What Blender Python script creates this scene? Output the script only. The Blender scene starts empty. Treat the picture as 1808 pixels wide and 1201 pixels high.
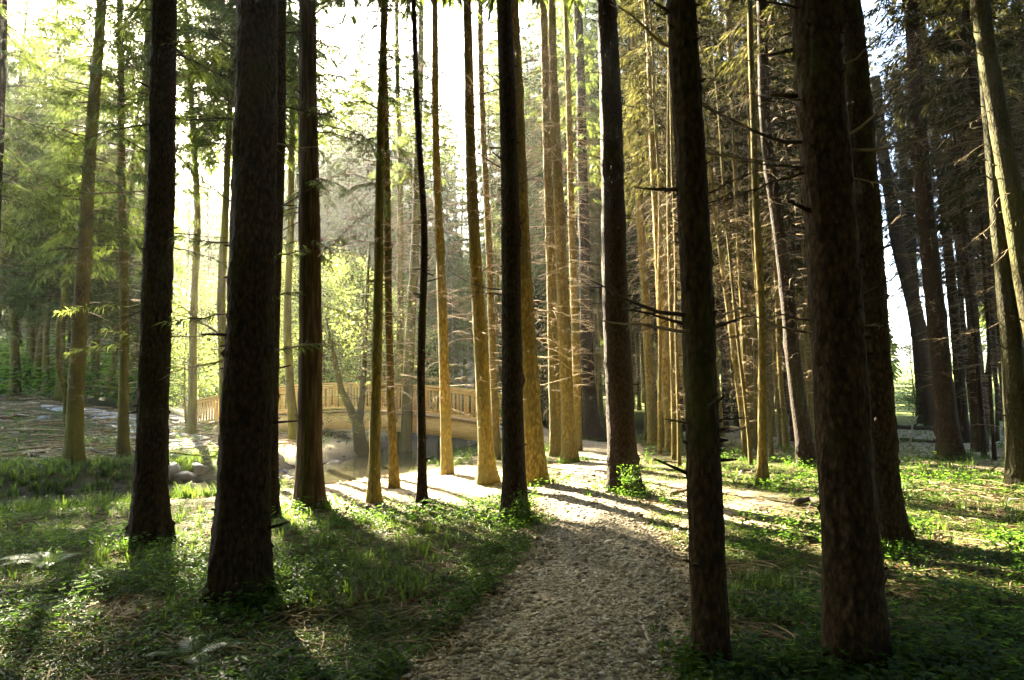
import bpy, math, random
import numpy as np
from mathutils import Vector, Matrix

# ------------------------------------------------------------------ camera, sky, sun, exposure
sc = bpy.context.scene
C = sc.collection
F_PX, W_PX, H_PX = 1150.0, 1808.0, 1201.0
CAM_Z = 1.6
PITCH, ROLL = math.radians(5.2), math.radians(-1.0)
SUN_AZ, SUN_EL = math.radians(-30.0), math.radians(31.0)      # azimuth from +Y, negative is to the left

fw = np.array([0, math.cos(PITCH), math.sin(PITCH)])
r0 = np.array([1.0, 0, 0])
u0 = np.array([0, -math.sin(PITCH), math.cos(PITCH)])
rt = math.cos(ROLL) * r0 + math.sin(ROLL) * u0
up = -math.sin(ROLL) * r0 + math.cos(ROLL) * u0
cam_d = bpy.data.cameras.new('camera')
cam = bpy.data.objects.new('camera', cam_d)
C.objects.link(cam)
cam_d.sensor_width = 36.0
cam_d.lens = 36.0 * F_PX / W_PX
cam_d.clip_start = 0.05
cam_d.clip_end = 3000
m = Matrix.Identity(4)
for i in range(3):
    m[i][0], m[i][1], m[i][2] = rt[i], up[i], -fw[i]
m[2][3] = CAM_Z
cam.matrix_world = m
sc.camera = cam

world = bpy.data.worlds.new('World')
sc.world = world
world.use_nodes = True
wn = world.node_tree.nodes
sky = wn.new('ShaderNodeTexSky')
sky.sky_type = 'NISHITA'
sky.sun_disc = False
sky.sun_elevation = SUN_EL
sky.sun_rotation = SUN_AZ
sky.dust_density = 2.0
sky.air_density = 1.0
bg = wn['Background']
bg.inputs['Strength'].default_value = 0.05
world.node_tree.links.new(sky.outputs['Color'], bg.inputs['Color'])

sun_d = bpy.data.lights.new('sun', 'SUN')
sun_d.energy = 5.0
sun_d.angle = math.radians(0.55)
sun_d.color = (1.0, 0.89, 0.66)
sun = bpy.data.objects.new('sun', sun_d)
C.objects.link(sun)
SUN = np.array([math.sin(SUN_AZ) * math.cos(SUN_EL), math.cos(SUN_AZ) * math.cos(SUN_EL), math.sin(SUN_EL)])
sun.rotation_euler = Vector(SUN).to_track_quat('Z', 'Y').to_euler()
sun.location = Vector(SUN) * 60

sc.view_settings.view_transform = 'Standard'
sc.view_settings.look = 'None'
sc.view_settings.exposure = 4.65
sc.view_settings.gamma = 1.0
sc.render.engine = 'CYCLES'
sc.cycles.max_bounces = 7
sc.cycles.diffuse_bounces = 4
sc.cycles.transmission_bounces = 4
sc.cycles.transparent_max_bounces = 6
sc.cycles.caustics_reflective = False
sc.cycles.caustics_refractive = False
sc.cycles.use_denoising = True

# ------------------------------------------------------------------ helpers
rng = np.random.default_rng(7)
random.seed(7)


def vnoise(x, y, seed=0):
    xi, yi = np.floor(x).astype(np.int64), np.floor(y).astype(np.int64)
    fx, fy = x - xi, y - yi
    fx, fy = fx * fx * (3 - 2 * fx), fy * fy * (3 - 2 * fy)

    def hsh(a, b):
        n = (a * 374761393 + b * 668265263 + seed * 974634777) & 0xffffffff
        n = ((n ^ (n >> 13)) * 1274126177) & 0xffffffff
        return ((n ^ (n >> 16)) & 0xffff) / 65535.0
    a, b, c, d = hsh(xi, yi), hsh(xi + 1, yi), hsh(xi, yi + 1), hsh(xi + 1, yi + 1)
    return (a * (1 - fx) + b * fx) * (1 - fy) + (c * (1 - fx) + d * fx) * fy


def fbm(x, y, seed=0, octs=4):
    s, amp, f, tot = 0, 1.0, 1.0, 0
    for o in range(octs):
        s = s + amp * vnoise(x * f, y * f, seed + o * 17)
        tot += amp
        amp *= 0.5
        f *= 2.03
    return s / tot


def sstep(a, b, v):
    t = np.clip((v - a) / (b - a), 0, 1)
    return t * t * (3 - 2 * t)


STREAM = np.array([(-30, 11.6), (-18, 11.7), (-10, 13.1), (-6.7, 14.9), (-4.9, 17.6), (-4.0, 22), (-3.7, 26), (-4.2, 33), (-2, 50), (2, 80)], float)
PATH = np.array([(-0.4, 1.0), (-0.08, 3.0), (0.22, 4.2), (0.68, 5.6), (0.92, 7.0), (1.02, 9.0), (1.2, 11.5), (1.75, 15), (2.5, 19), (2.7, 22), (2.0, 24.6), (0.7, 25.4), (-0.6, 25.3)], float)
PATHW = np.array([0.74, 0.74, 0.8, 0.82, 0.76, 0.68, 0.66, 0.68, 0.85, 1.1, 1.3, 1.2, 0.9])
ROAD = np.array([(-13.7, 29.1), (-15.2, 28.6), (-16.6, 27.5), (-18.0, 26.8), (-19.0, 26.3)], float)
BR0, BR1 = np.array([-13.8, 29.0]), np.array([-0.45, 25.0])


def seg_dist(x, y, P):
    best = np.full(x.shape, 1e9)
    sgn = np.zeros(x.shape)
    tt = np.zeros(x.shape)
    for i in range(len(P) - 1):
        a, b = P[i], P[i + 1]
        d = b - a
        L2 = d @ d
        t = np.clip(((x - a[0]) * d[0] + (y - a[1]) * d[1]) / L2, 0, 1)
        ex, ey = x - a[0] - t * d[0], y - a[1] - t * d[1]
        dd = np.sqrt(ex * ex + ey * ey)
        s = np.sign(d[0] * ey - d[1] * ex)
        k = dd < best
        best, sgn, tt = np.where(k, dd, best), np.where(k, s, sgn), np.where(k, i + t, tt)
    return best, sgn, tt


WATER_Z = -0.30


def stream_w_at(x, y):
    return 1.35 + 0.75 * np.exp(-((x + 5.2) ** 2 + (y - 15.3) ** 2) / 9.0)


def height(x, y):
    x, y = np.asarray(x, float), np.asarray(y, float)
    d, s, tt = seg_dist(x, y, STREAM)
    sd = d * s
    left = np.maximum(sd, 0)
    h = 0.10 * (fbm(x * 0.5, y * 0.5, 3) - 0.5) + 0.07 * (fbm(x * 1.7, y * 1.7, 5, 3) - 0.5)
    hl = 0.05 + 0.10 * np.maximum(left - 2, 0) + 0.10 * np.maximum(-x - 14, 0) * sstep(1, 6, left) + 0.06 * np.maximum(y - 30, 0)
    hl = 9 * (1 - np.exp(-hl / 9)) + 0.16 * np.maximum(y - 46, 0) * np.exp(-np.maximum(y - 130, 0) / 60) + 0.25 * (fbm(x * 0.35, y * 0.35, 9) - 0.5) * sstep(2, 6, left)
    h = h + np.where(sd > 0, hl, 0)
    # far right-hand meadow rises gently
    h = h + 0.045 * np.maximum(y - 34, 0) * sstep(-2, 4, -sd) * np.exp(-np.maximum(y - 200, 0) / 400)
    # channel, with a low shelving bank on the near side
    h = h - 0.24 * sstep(4.2, 1.4, d) * (sd < 0) * sstep(-20, -16, x)
    w = stream_w_at(x, y) + 0.35 * (vnoise(x * 0.6, y * 0.6, 21) - 0.5)
    prof = sstep(w + 0.95, w - 0.35, d)
    h = h * (1 - prof) + prof * (-0.62)
    # ramps at both bridge ends
    for (px, py, z, R) in ((BR1[0] + 0.8, BR1[1], 0.62, 2.0), (BR0[0] - 0.9, BR0[1], 0.60, 2.2)):
        q = np.exp(-((x - px) ** 2 + (y - py) ** 2) / (R * R / 2))
        h = h * (1 - q) + np.maximum(h, z) * q
    # slight crown of the path
    dp, _, _ = seg_dist(x, y, PATH)
    h = h + 0.03 * np.exp(-(dp / 0.7) ** 2)
    return h


def H1(x, y):
    return float(height(np.array([x]), np.array([y]))[0])


def ray(px, py):
    d = fw + (px - W_PX / 2) / F_PX * rt - (py - H_PX / 2) / F_PX * up
    return d / d[1]                                            # per metre of Y


def ground_at(px, py, zoff=0.0):
    d = ray(px, py)
    ys = np.linspace(1.5, 60, 3000)
    z = CAM_Z + d[2] * ys
    g = height(d[0] * ys, ys) + zoff
    k = np.argmax(z <= g)
    if z[k] > g[k]:
        k = len(ys) - 1
    return np.array([d[0] * ys[k], ys[k], g[k]])


def at_depth(px, py, Y):
    d = ray(px, py)
    return np.array([d[0] * Y, Y, CAM_Z + d[2] * Y])


def mk_mesh(name, verts, quads=None, tris=None, mats=None, mat_idx=None, smooth=False):
    me = bpy.data.meshes.new(name)
    v = np.asarray(verts, np.float32).reshape(-1, 3)
    nq = 0 if quads is None else len(quads)
    nt = 0 if tris is None else len(tris)
    me.vertices.add(len(v))
    me.vertices.foreach_set('co', v.ravel())
    loops, starts, tot = [], [], 0
    if nq:
        loops.append(np.asarray(quads, np.int32).ravel())
        starts.append(np.arange(nq) * 4)
        tot = nq * 4
    if nt:
        loops.append(np.asarray(tris, np.int32).ravel())
        starts.append(tot + np.arange(nt) * 3)
    loops, starts = np.concatenate(loops).astype(np.int32), np.concatenate(starts).astype(np.int32)
    me.loops.add(len(loops))
    me.loops.foreach_set('vertex_index', loops)
    me.polygons.add(nq + nt)
    me.polygons.foreach_set('loop_start', starts)
    if mats:
        for mm in mats:
            me.materials.append(mm)
    if mat_idx is not None:
        me.polygons.foreach_set('material_index', np.asarray(mat_idx, np.int32))
    if smooth:
        me.polygons.foreach_set('use_smooth', np.ones(nq + nt, bool))
    me.update(calc_edges=True)
    return me


class MB:
    """collects tubes, boxes and loose quads into ONE mesh"""

    def __init__(self):
        self.v, self.q, self.t, self.qm, self.tm, self.n = [], [], [], [], [], 0

    def add(self, v, q=None, t=None, mi=0):
        v = np.asarray(v, float).reshape(-1, 3)
        if q is not None and len(q):
            self.q.append(np.asarray(q) + self.n)
            self.qm.append(np.full(len(q), mi))
        if t is not None and len(t):
            self.t.append(np.asarray(t) + self.n)
            self.tm.append(np.full(len(t), mi))
        self.v.append(v)
        self.n += len(v)

    def tube(self, pts, rad, seg=6, mi=0, cap=True, wob=None):
        pts = np.asarray(pts, float)
        n = len(pts)
        rad = np.broadcast_to(np.asarray(rad, float), (n,))
        tan = np.gradient(pts, axis=0)
        tan /= np.linalg.norm(tan, axis=1)[:, None] + 1e-9
        ref = np.array([0, 0, 1.0]) if abs(tan[:, 2]).mean() < 0.8 else np.array([1.0, 0, 0])
        a = np.cross(tan, ref)
        a /= np.linalg.norm(a, axis=1)[:, None] + 1e-9
        b = np.cross(tan, a)
        th = np.arange(seg) * 2 * np.pi / seg
        rr = rad[:, None] * (np.ones(seg)[None] if wob is None else wob)
        v = pts[:, None] + rr[..., None] * (np.cos(th)[None, :, None] * a[:, None] + np.sin(th)[None, :, None] * b[:, None])
        i = np.arange(n - 1)[:, None] * seg
        j = np.arange(seg)[None]
        q = np.stack([i + j, i + (j + 1) % seg, i + seg + (j + 1) % seg, i + seg + j], -1).reshape(-1, 4)
        v = v.reshape(-1, 3)
        t = None
        if cap:
            v = np.vstack([v, pts[0], pts[-1]])
            k0, k1 = n * seg, n * seg + 1
            jj = np.arange(seg)
            t = np.concatenate([np.stack([jj * 0 + k0, (jj + 1) % seg, jj], -1),
                                np.stack([jj * 0 + k1, (n - 1) * seg + jj, (n - 1) * seg + (jj + 1) % seg], -1)])
        self.add(v, q, t, mi)

    def box(self, c, ax, ay, az, mi=0):
        """centre and three half-axis vectors"""
        c, ax, ay, az = [np.asarray(k, float) for k in (c, ax, ay, az)]
        v = [c + sx * ax + sy * ay + sz * az for sz in (-1, 1) for sy in (-1, 1) for sx in (-1, 1)]
        q = [(0, 2, 3, 1), (4, 5, 7, 6), (0, 1, 5, 4), (2, 6, 7, 3), (0, 4, 6, 2), (1, 3, 7, 5)]
        self.add(v, q, None, mi)

    def mesh(self, name, mats, smooth=False):
        v = np.concatenate(self.v)
        q = np.concatenate(self.q) if self.q else None
        t = np.concatenate(self.t) if self.t else None
        mi = np.concatenate(self.qm + self.tm)
        return mk_mesh(name, v, q, t, mats, mi, smooth)


def link(name, me, parent=None, loc=None):
    o = bpy.data.objects.new(name, me)
    C.objects.link(o)
    if parent:
        o.parent = parent
    if loc is not None:
        o.location = loc
    return o


def tag(o, label=None, cat=None, group=None, kind=None):
    if label:
        o['label'] = label
    if cat:
        o['category'] = cat
    if group:
        o['group'] = group
    if kind:
        o['kind'] = kind
    return o


def empty(name, loc, label, cat, group=None):
    o = bpy.data.objects.new(name, None)
    o.empty_display_size = 0.2
    C.objects.link(o)
    o.location = loc
    return tag(o, label, cat, group)


# ------------------------------------------------------------------ materials
class NT:
    def __init__(self, name):
        self.m = bpy.data.materials.new(name)
        self.m.use_nodes = True
        self.t = self.m.node_tree
        self.t.nodes.clear()
        self.out = self.n('ShaderNodeOutputMaterial')

    def n(self, typ, **kw):
        nd = self.t.nodes.new(typ)
        for k, v in kw.items():
            if hasattr(nd, k):
                setattr(nd, k, v)
            else:
                nd.inputs[k].default_value = v
        return nd

    def l(self, a, ao, b, bi):
        self.t.links.new(a.outputs[ao], b.inputs[bi])

    def coord(self, scale=(1, 1, 1), kind='Object'):
        tc = self.n('ShaderNodeTexCoord')
        mp = self.n('ShaderNodeMapping')
        mp.inputs['Scale'].default_value = scale
        self.l(tc, kind, mp, 'Vector')
        return mp

    def noise(self, vec, scale, detail=5, rough=0.6, dist=0.0):
        nz = self.n('ShaderNodeTexNoise')
        nz.inputs['Scale'].default_value = scale
        nz.inputs['Detail'].default_value = detail
        nz.inputs['Roughness'].default_value = rough
        nz.inputs['Distortion'].default_value = dist
        self.l(vec, 0, nz, 'Vector')
        return nz

    def ramp(self, src, so, stops):
        rp = self.n('ShaderNodeValToRGB')
        el = rp.color_ramp.elements
        while len(el) < len(stops):
            el.new(0.5)
        for e, (p, c) in zip(el, stops):
            e.position = p
            e.color = (*c, 1) if len(c) == 3 else c
        self.l(src, so, rp, 'Fac')
        return rp

    def mix(self, fac, a, b, fo=0, ao='Color', bo='Color', typ='MIX', f=None):
        mx = self.n('ShaderNodeMix', data_type='RGBA', blend_type=typ)
        if fac is not None:
            self.t.links.new(fac.outputs[fo], mx.inputs[0])
        else:
            mx.inputs[0].default_value = f
        for src, o, i in ((a, ao, 6), (b, bo, 7)):
            if isinstance(src, tuple):
                mx.inputs[i].default_value = (*src, 1)
            else:
                self.t.links.new(src.outputs[o], mx.inputs[i])
        return mx

    def bsdf(self, col=None, co=0, rough=0.85, spec=0.25, bump=None, bo=0, bs=0.5, bd=0.01):
        b = self.n('ShaderNodeBsdfPrincipled')
        b.inputs['Roughness'].default_value = rough
        b.inputs['Specular IOR Level'].default_value = spec
        if isinstance(col, tuple):
            b.inputs['Base Color'].default_value = (*col, 1)
        elif col is not None:
            self.t.links.new(col.outputs[co], b.inputs['Base Color'])
        if bump is not None:
            bp = self.n('ShaderNodeBump')
            bp.inputs['Strength'].default_value = bs
            bp.inputs['Distance'].default_value = bd
            self.t.links.new(bump.outputs[bo], bp.inputs['Height'])
            self.t.links.new(bp.outputs[0], b.inputs['Normal'])
        self.t.links.new(b.outputs[0], self.out.inputs['Surface'])
        return b


def bark_mat(name, dark, mid, lite, moss=(0.07, 0.085, 0.012), moss_amt=0.45, vs=0.5, flake=34, ck=0.8, ns=34):
    k = NT(name)
    oi = k.n('ShaderNodeObjectInfo')
    co = k.coord((1, 1, vs))
    add = k.n('ShaderNodeVectorMath', operation='ADD')
    k.l(co, 0, add, 0)
    mul = k.n('ShaderNodeVectorMath', operation='SCALE')
    cx = k.n('ShaderNodeCombineXYZ')
    for i in range(3):
        k.l(oi, 'Random', cx, i)
    k.l(cx, 0, mul, 0)
    mul.inputs['Scale'].default_value = 37.0
    k.l(mul, 0, add, 1)
    vo = k.n('ShaderNodeTexVoronoi', feature='F1')
    vo.inputs['Scale'].default_value = flake
    n0 = k.noise(add, 9, 6, 0.65, 0.4)
    wv = k.mix(None, add, n0, ao=0, bo='Color', f=0.06)
    k.t.links.new(wv.outputs[2], vo.inputs['Vector'])
    n1 = k.noise(add, ns, 8, 0.75)
    base = k.ramp(n1, 'Fac', [(0.28, dark), (0.5, mid), (0.72, lite)])
    crack = k.ramp(vo, 'Distance', [(0.25, (1, 1, 1)), (0.75, (0.22, 0.2, 0.18))])
    c1 = k.mix(None, base, crack, ao='Color', bo='Color', typ='MULTIPLY', f=ck)
    nm = k.noise(add, 1.6, 5, 0.7)
    mf = k.ramp(nm, 'Fac', [(0.62 - moss_amt * 0.35, (0, 0, 0)), (0.80 - moss_amt * 0.2, (1, 1, 1))])
    c2 = k.mix(mf, c1, moss, ao=2)
    vr = k.n('ShaderNodeMapRange')
    vr.inputs[3].default_value = 0.62
    vr.inputs[4].default_value = 1.3
    k.l(oi, 'Random', vr, 0)
    c3_ = k.n('ShaderNodeVectorMath', operation='SCALE')
    k.l(c2, 2, c3_, 0)
    k.l(vr, 0, c3_, 'Scale')
    hgt = k.mix(None, vo, n1, ao='Distance', bo='Fac', f=0.5)
    k.bsdf(c3_, 0, 0.9, 0.15, hgt, 2, 1.0, 0.03)
    return k.m


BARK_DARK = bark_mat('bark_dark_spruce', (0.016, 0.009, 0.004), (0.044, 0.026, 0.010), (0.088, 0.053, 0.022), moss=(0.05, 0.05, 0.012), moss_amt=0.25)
BARK_GOLDLIT = bark_mat('bark_goldlit_spruce', (0.060, 0.040, 0.012), (0.27, 0.19, 0.036), (0.46, 0.35, 0.09), moss=(0.11, 0.10, 0.03), moss_amt=0.7, vs=0.4, flake=26, ck=0.7, ns=16)  # same spruce bark with the golden bounce light put into its colour
BARK_MOSS = bark_mat('bark_mossy', (0.035, 0.026, 0.012), (0.085, 0.066, 0.025), (0.15, 0.12, 0.05), moss=(0.125, 0.125, 0.018), moss_amt=0.85)
BARK_OLIVE = bark_mat('bark_olive_spruce', (0.018, 0.014, 0.005), (0.05, 0.042, 0.012), (0.09, 0.075, 0.025), moss=(0.06, 0.058, 0.010), moss_amt=0.7)
BARK_PINE = bark_mat('bark_ridged', (0.025, 0.016, 0.008), (0.085, 0.052, 0.022), (0.16, 0.10, 0.045), moss_amt=0.3, vs=0.10, flake=20)


def leaf_mat(name, dif, tra, var=0.5, f=0.5, gloss=0.0):
    k = NT(name)
    g = k.n('ShaderNodeNewGeometry')
    mr = k.n('ShaderNodeMapRange')
    mr.inputs[3].default_value = 1 - var
    mr.inputs[4].default_value = 1 + var * 0.8
    k.l(g, 'Random Per Island', mr, 0)

    def scaled(c):
        v = k.n('ShaderNodeVectorMath', operation='SCALE')
        v.inputs[0].default_value = c
        k.l(mr, 0, v, 'Scale')
        return v
    d = k.n('ShaderNodeBsdfDiffuse')
    t = k.n('ShaderNodeBsdfTranslucent')
    k.t.links.new(scaled(dif).outputs[0], d.inputs['Color'])
    k.t.links.new(scaled(tra).outputs[0], t.inputs['Color'])
    mx = k.n('ShaderNodeMixShader')
    mx.inputs[0].default_value = f
    k.t.links.new(d.outputs[0], mx.inputs[1])
    k.t.links.new(t.outputs[0], mx.inputs[2])
    last = mx
    if gloss:
        gl = k.n('ShaderNodeBsdfGlossy')
        gl.inputs['Roughness'].default_value = 0.35
        m2 = k.n('ShaderNodeMixShader')
        m2.inputs[0].default_value = gloss
        k.t.links.new(mx.outputs[0], m2.inputs[1])
        k.t.links.new(gl.outputs[0], m2.inputs[2])
        last = m2
    k.t.links.new(last.outputs[0], k.out.inputs['Surface'])
    return k.m


NEEDLE = leaf_mat('spruce_needles', (0.034, 0.057, 0.016), (0.15, 0.20, 0.03), 0.6, 0.5, 0.02)
NEEDLE_BROWN = leaf_mat('dry_needles', (0.026, 0.026, 0.010), (0.07, 0.066, 0.016), 0.7, 0.45)
LEAF = leaf_mat('broad_leaves', (0.08, 0.12, 0.02), (0.42, 0.50, 0.10), 0.45, 0.55, 0.04)
HERB = leaf_mat('herb_leaves', (0.020, 0.048, 0.007), (0.14, 0.27, 0.022), 0.6, 0.5, 0.015)
GRASSM = leaf_mat('grass_blades', (0.022, 0.044, 0.008), (0.16, 0.25, 0.028), 0.6, 0.45, 0.03)
LITTER = leaf_mat('dead_leaves', (0.11, 0.07, 0.035), (0.14, 0.09, 0.03), 0.8, 0.3)
FERNM = leaf_mat('fern_fronds', (0.08, 0.14, 0.035), (0.22, 0.34, 0.06), 0.25, 0.45, 0.05)

k = NT('dead_twig')
co = k.coord()
nz = k.noise(co, 12, 4)
rp = k.ramp(nz, 'Fac', [(0.3, (0.12, 0.08, 0.04)), (0.7, (0.36, 0.27, 0.15))])
k.bsdf(rp, 0, 0.85, 0.2)
TWIG = k.m
k = NT('dark_limb')
co = k.coord()
nz = k.noise(co, 18, 5)
rp = k.ramp(nz, 'Fac', [(0.3, (0.02, 0.014, 0.01)), (0.7, (0.09, 0.065, 0.042))])
k.bsdf(rp, 0, 0.9, 0.15, nz, 'Fac', 0.6, 0.01)
LIMB = k.m
k = NT('pale_dead_wood')
co = k.coord((1, 1, 1))
nz = k.noise(co, 22, 5)
rp = k.ramp(nz, 'Fac', [(0.3, (0.20, 0.16, 0.11)), (0.7, (0.42, 0.36, 0.28))])
k.bsdf(rp, 0, 0.85, 0.2, nz, 'Fac', 0.5, 0.005)
PALEWOOD = k.m
k = NT('mossy_limb')
co = k.coord()
nz = k.noise(co, 16, 5)
rp = k.ramp(nz, 'Fac', [(0.3, (0.06, 0.06, 0.015)), (0.7, (0.20, 0.24, 0.035))])
k.bsdf(rp, 0, 0.95, 0.1)
MOSSLIMB = k.m

# bridge timber
k = NT('bridge_timber')
co = k.coord((0.7, 0.7, 20))
nz = k.noise(co, 2.5, 6, 0.6, 0.6)
rp = k.ramp(nz, 'Fac', [(0.3, (0.38, 0.23, 0.07)), (0.5, (0.66, 0.44, 0.14)), (0.68, (0.80, 0.59, 0.24))])
k.bsdf(rp, 0, 0.6, 0.3, nz, 'Fac', 0.2, 0.004)
TIMBER = k.m
k = NT('bridge_timber_dark')
co = k.coord((0.7, 0.7, 20))
nz = k.noise(co, 2.5, 6, 0.6, 0.6)
rp = k.ramp(nz, 'Fac', [(0.25, (0.30, 0.19, 0.08)), (0.8, (0.52, 0.37, 0.16))])
k.bsdf(rp, 0, 0.65, 0.3, nz, 'Fac', 0.2, 0.004)
TIMBER2 = k.m
k = NT('concrete')
co = k.coord()
nz = k.noise(co, 5, 6)
rp = k.ramp(nz, 'Fac', [(0.3, (0.30, 0.29, 0.26)), (0.7, (0.46, 0.44, 0.40))])
k.bsdf(rp, 0, 0.9, 0.2, nz, 'Fac', 0.4, 0.01)
CONC = k.m

# ground: three cover masks are stored on the mesh as attributes (what lies there, not light)
k = NT('forest_floor')
co = k.coord()
att = k.n('ShaderNodeAttribute', attribute_name='dirt')
att2 = k.n('ShaderNodeAttribute', attribute_name='meadow')
att3 = k.n('ShaderNodeAttribute', attribute_name='bed')
n1 = k.noise(co, 1.3, 8, 0.65)
n2 = k.noise(co, 28, 6, 0.7)
n3 = k.noise(co, 5.5, 7, 0.7)
n4 = k.noise(co, 110, 3, 0.7)
litter = k.ramp(n2, 'Fac', [(0.3, (0.022, 0.014, 0.008)), (0.5, (0.075, 0.048, 0.026)), (0.68, (0.17, 0.115, 0.065))])
moss = k.ramp(n2, 'Fac', [(0.3, (0.016, 0.026, 0.006)), (0.7, (0.085, 0.115, 0.02))])
mf = k.ramp(n3, 'Fac', [(0.42, (0, 0, 0)), (0.58, (1, 1, 1))])
c1 = k.mix(mf, litter, moss)
dirt = k.ramp(n2, 'Fac', [(0.3, (0.24, 0.19, 0.11)), (0.55, (0.42, 0.34, 0.21)), (0.72, (0.54, 0.46, 0.31))])
df = k.mix(None, att, n3, ao='Fac', bo='Fac', f=0.0)
ad = k.n('ShaderNodeMath', operation='ADD')
k.l(att, 'Fac', ad, 0)
sb = k.n('ShaderNodeMath', operation='SUBTRACT')
k.l(n3, 'Fac', sb, 0)
sb.inputs[1].default_value = 0.5
k.l(sb, 0, ad, 1)
dfr = k.ramp(ad, 0, [(0.35, (0, 0, 0)), (0.62, (1, 1, 1))])
c2 = k.mix(dfr, c1, dirt, ao=2)
mead = k.ramp(n1, 'Fac', [(0.3, (0.15, 0.19, 0.04)), (0.7, (0.26, 0.29, 0.09))])
c3 = k.mix(att2, c2, mead, fo='Fac', ao=2)
bed = k.ramp(n2, 'Fac', [(0.3, (0.05, 0.04, 0.03)), (0.7, (0.22, 0.19, 0.15))])
c4 = k.mix(att3, c3, bed, fo='Fac', ao=2)
hb = k.mix(None, n2, n4, ao='Fac', bo='Fac', f=0.4)
k.bsdf(c4, 2, 0.95, 0.1, hb, 2, 0.9, 0.03)
GROUND = k.m

k = NT('path_gravel')
co = k.coord()
vo = k.n('ShaderNodeTexVoronoi', feature='F1')
vo.inputs['Scale'].default_value = 42
k.l(co, 0, vo, 'Vector')
n1 = k.noise(co, 2.2, 6)
n2 = k.noise(co, 60, 4, 0.7)
cc = k.n('ShaderNodeSeparateColor')
k.l(vo, 'Color', cc, 0)
rp = k.ramp(cc, 0, [(0.1, (0.10, 0.078, 0.046)), (0.5, (0.24, 0.20, 0.125)), (0.9, (0.42, 0.37, 0.27))])
rp2 = k.ramp(n1, 'Fac', [(0.35, (0.6, 0.55, 0.5)), (0.65, (1, 1, 1))])
mx = k.mix(None, rp, rp2, typ='MULTIPLY', f=0.8)
hb = k.mix(None, vo, n2, ao='Distance', bo='Fac', f=0.4)
k.bsdf(mx, 2, 0.9, 0.2, hb, 2, 1.0, 0.02)
PATHM = k.m


def stone_mat(name, stops, sc_=6):
    k = NT(name)
    g = k.n('ShaderNodeNewGeometry')
    co = k.coord()
    nz = k.noise(co, sc_, 6, 0.7)
    rp = k.ramp(g, 'Random Per Island', stops)
    sh = k.ramp(nz, 'Fac', [(0.3, (0.55, 0.52, 0.5)), (0.7, (1.1, 1.08, 1.05))])
    mx = k.mix(None, rp, sh, typ='MULTIPLY', f=1.0)
    k.bsdf(mx, 2, 0.85, 0.3, nz, 'Fac', 0.6, 0.01)
    return k.m


GRAVELM = stone_mat('gravel_stone', [(0.0, (0.13, 0.10, 0.06)), (0.35, (0.25, 0.205, 0.125)), (0.7, (0.37, 0.315, 0.205)), (0.92, (0.48, 0.43, 0.32)), (1.0, (0.60, 0.57, 0.50))], 40)
ROCKM = stone_mat('bank_rock', [(0.0, (0.085, 0.09, 0.10)), (0.6, (0.15, 0.155, 0.165)), (1.0, (0.26, 0.255, 0.25))], 5)

k = NT('road_gravel')
co = k.coord()
n1 = k.noise(co, 40, 5, 0.7)
rp = k.ramp(n1, 'Fac', [(0.3, (0.20, 0.19, 0.17)), (0.7, (0.42, 0.405, 0.38))])
k.bsdf(rp, 0, 0.9, 0.2, n1, 'Fac', 0.6, 0.02)
ROADM = k.m

k = NT('stream_water')
co = k.coord()
n1 = k.noise(co, 3.0, 4, 0.6, 0.3)
b = k.bsdf((0.035, 0.032, 0.018), 0, 0.06, 0.5, n1, 'Fac', 0.25, 0.02)
b.inputs['IOR'].default_value = 1.33
WATERM = k.m

k = NT('far_hill')
co = k.coord()
n1 = k.noise(co, 0.08, 6, 0.7)
rp = k.ramp(n1, 'Fac', [(0.35, (0.10, 0.15, 0.06)), (0.65, (0.19, 0.25, 0.12))])
k.bsdf(rp, 0, 1.0, 0.0)
HILLM = k.m

# ------------------------------------------------------------------ ground, water, path, road, hills
fine_x = np.arange(-16, 16.001, 0.085)
out = np.cumsum(0.1 * 1.11 ** np.arange(68))
out = out[out < 640]
gx = np.concatenate([-16 - out[::-1], fine_x, 16 + out])
fine_y = np.arange(0.5, 31, 0.085)
gy = np.concatenate([[-640, -400, -200, -80, -30, -12, -6, -3, -1.5, -0.5], fine_y, 31 + out])
X, Y = np.meshgrid(gx, gy)
Z = height(X, Y)
fine = fbm(X * 6, Y * 6, 31, 3) - 0.5
dp, _, ptt = seg_dist(X, Y, PATH)
pw = np.interp(ptt, np.arange(len(PATHW)), PATHW)
Z += 0.035 * fine * np.exp(-np.maximum(np.hypot(X, Y) - 25, 0) / 20) * sstep(0.7, 1.2, dp / pw)
ny, nx = X.shape
idx = np.arange(ny * nx).reshape(ny, nx)
quads = np.stack([idx[:-1, :-1], idx[:-1, 1:], idx[1:, 1:], idx[1:, :-1]], -1).reshape(-1, 4)
me = mk_mesh('ground', np.stack([X, Y, Z], -1), quads, None, [GROUND], None, True)
sdist, ssgn, _ = seg_dist(X, Y, STREAM)
ssd = sdist * ssgn
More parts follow.
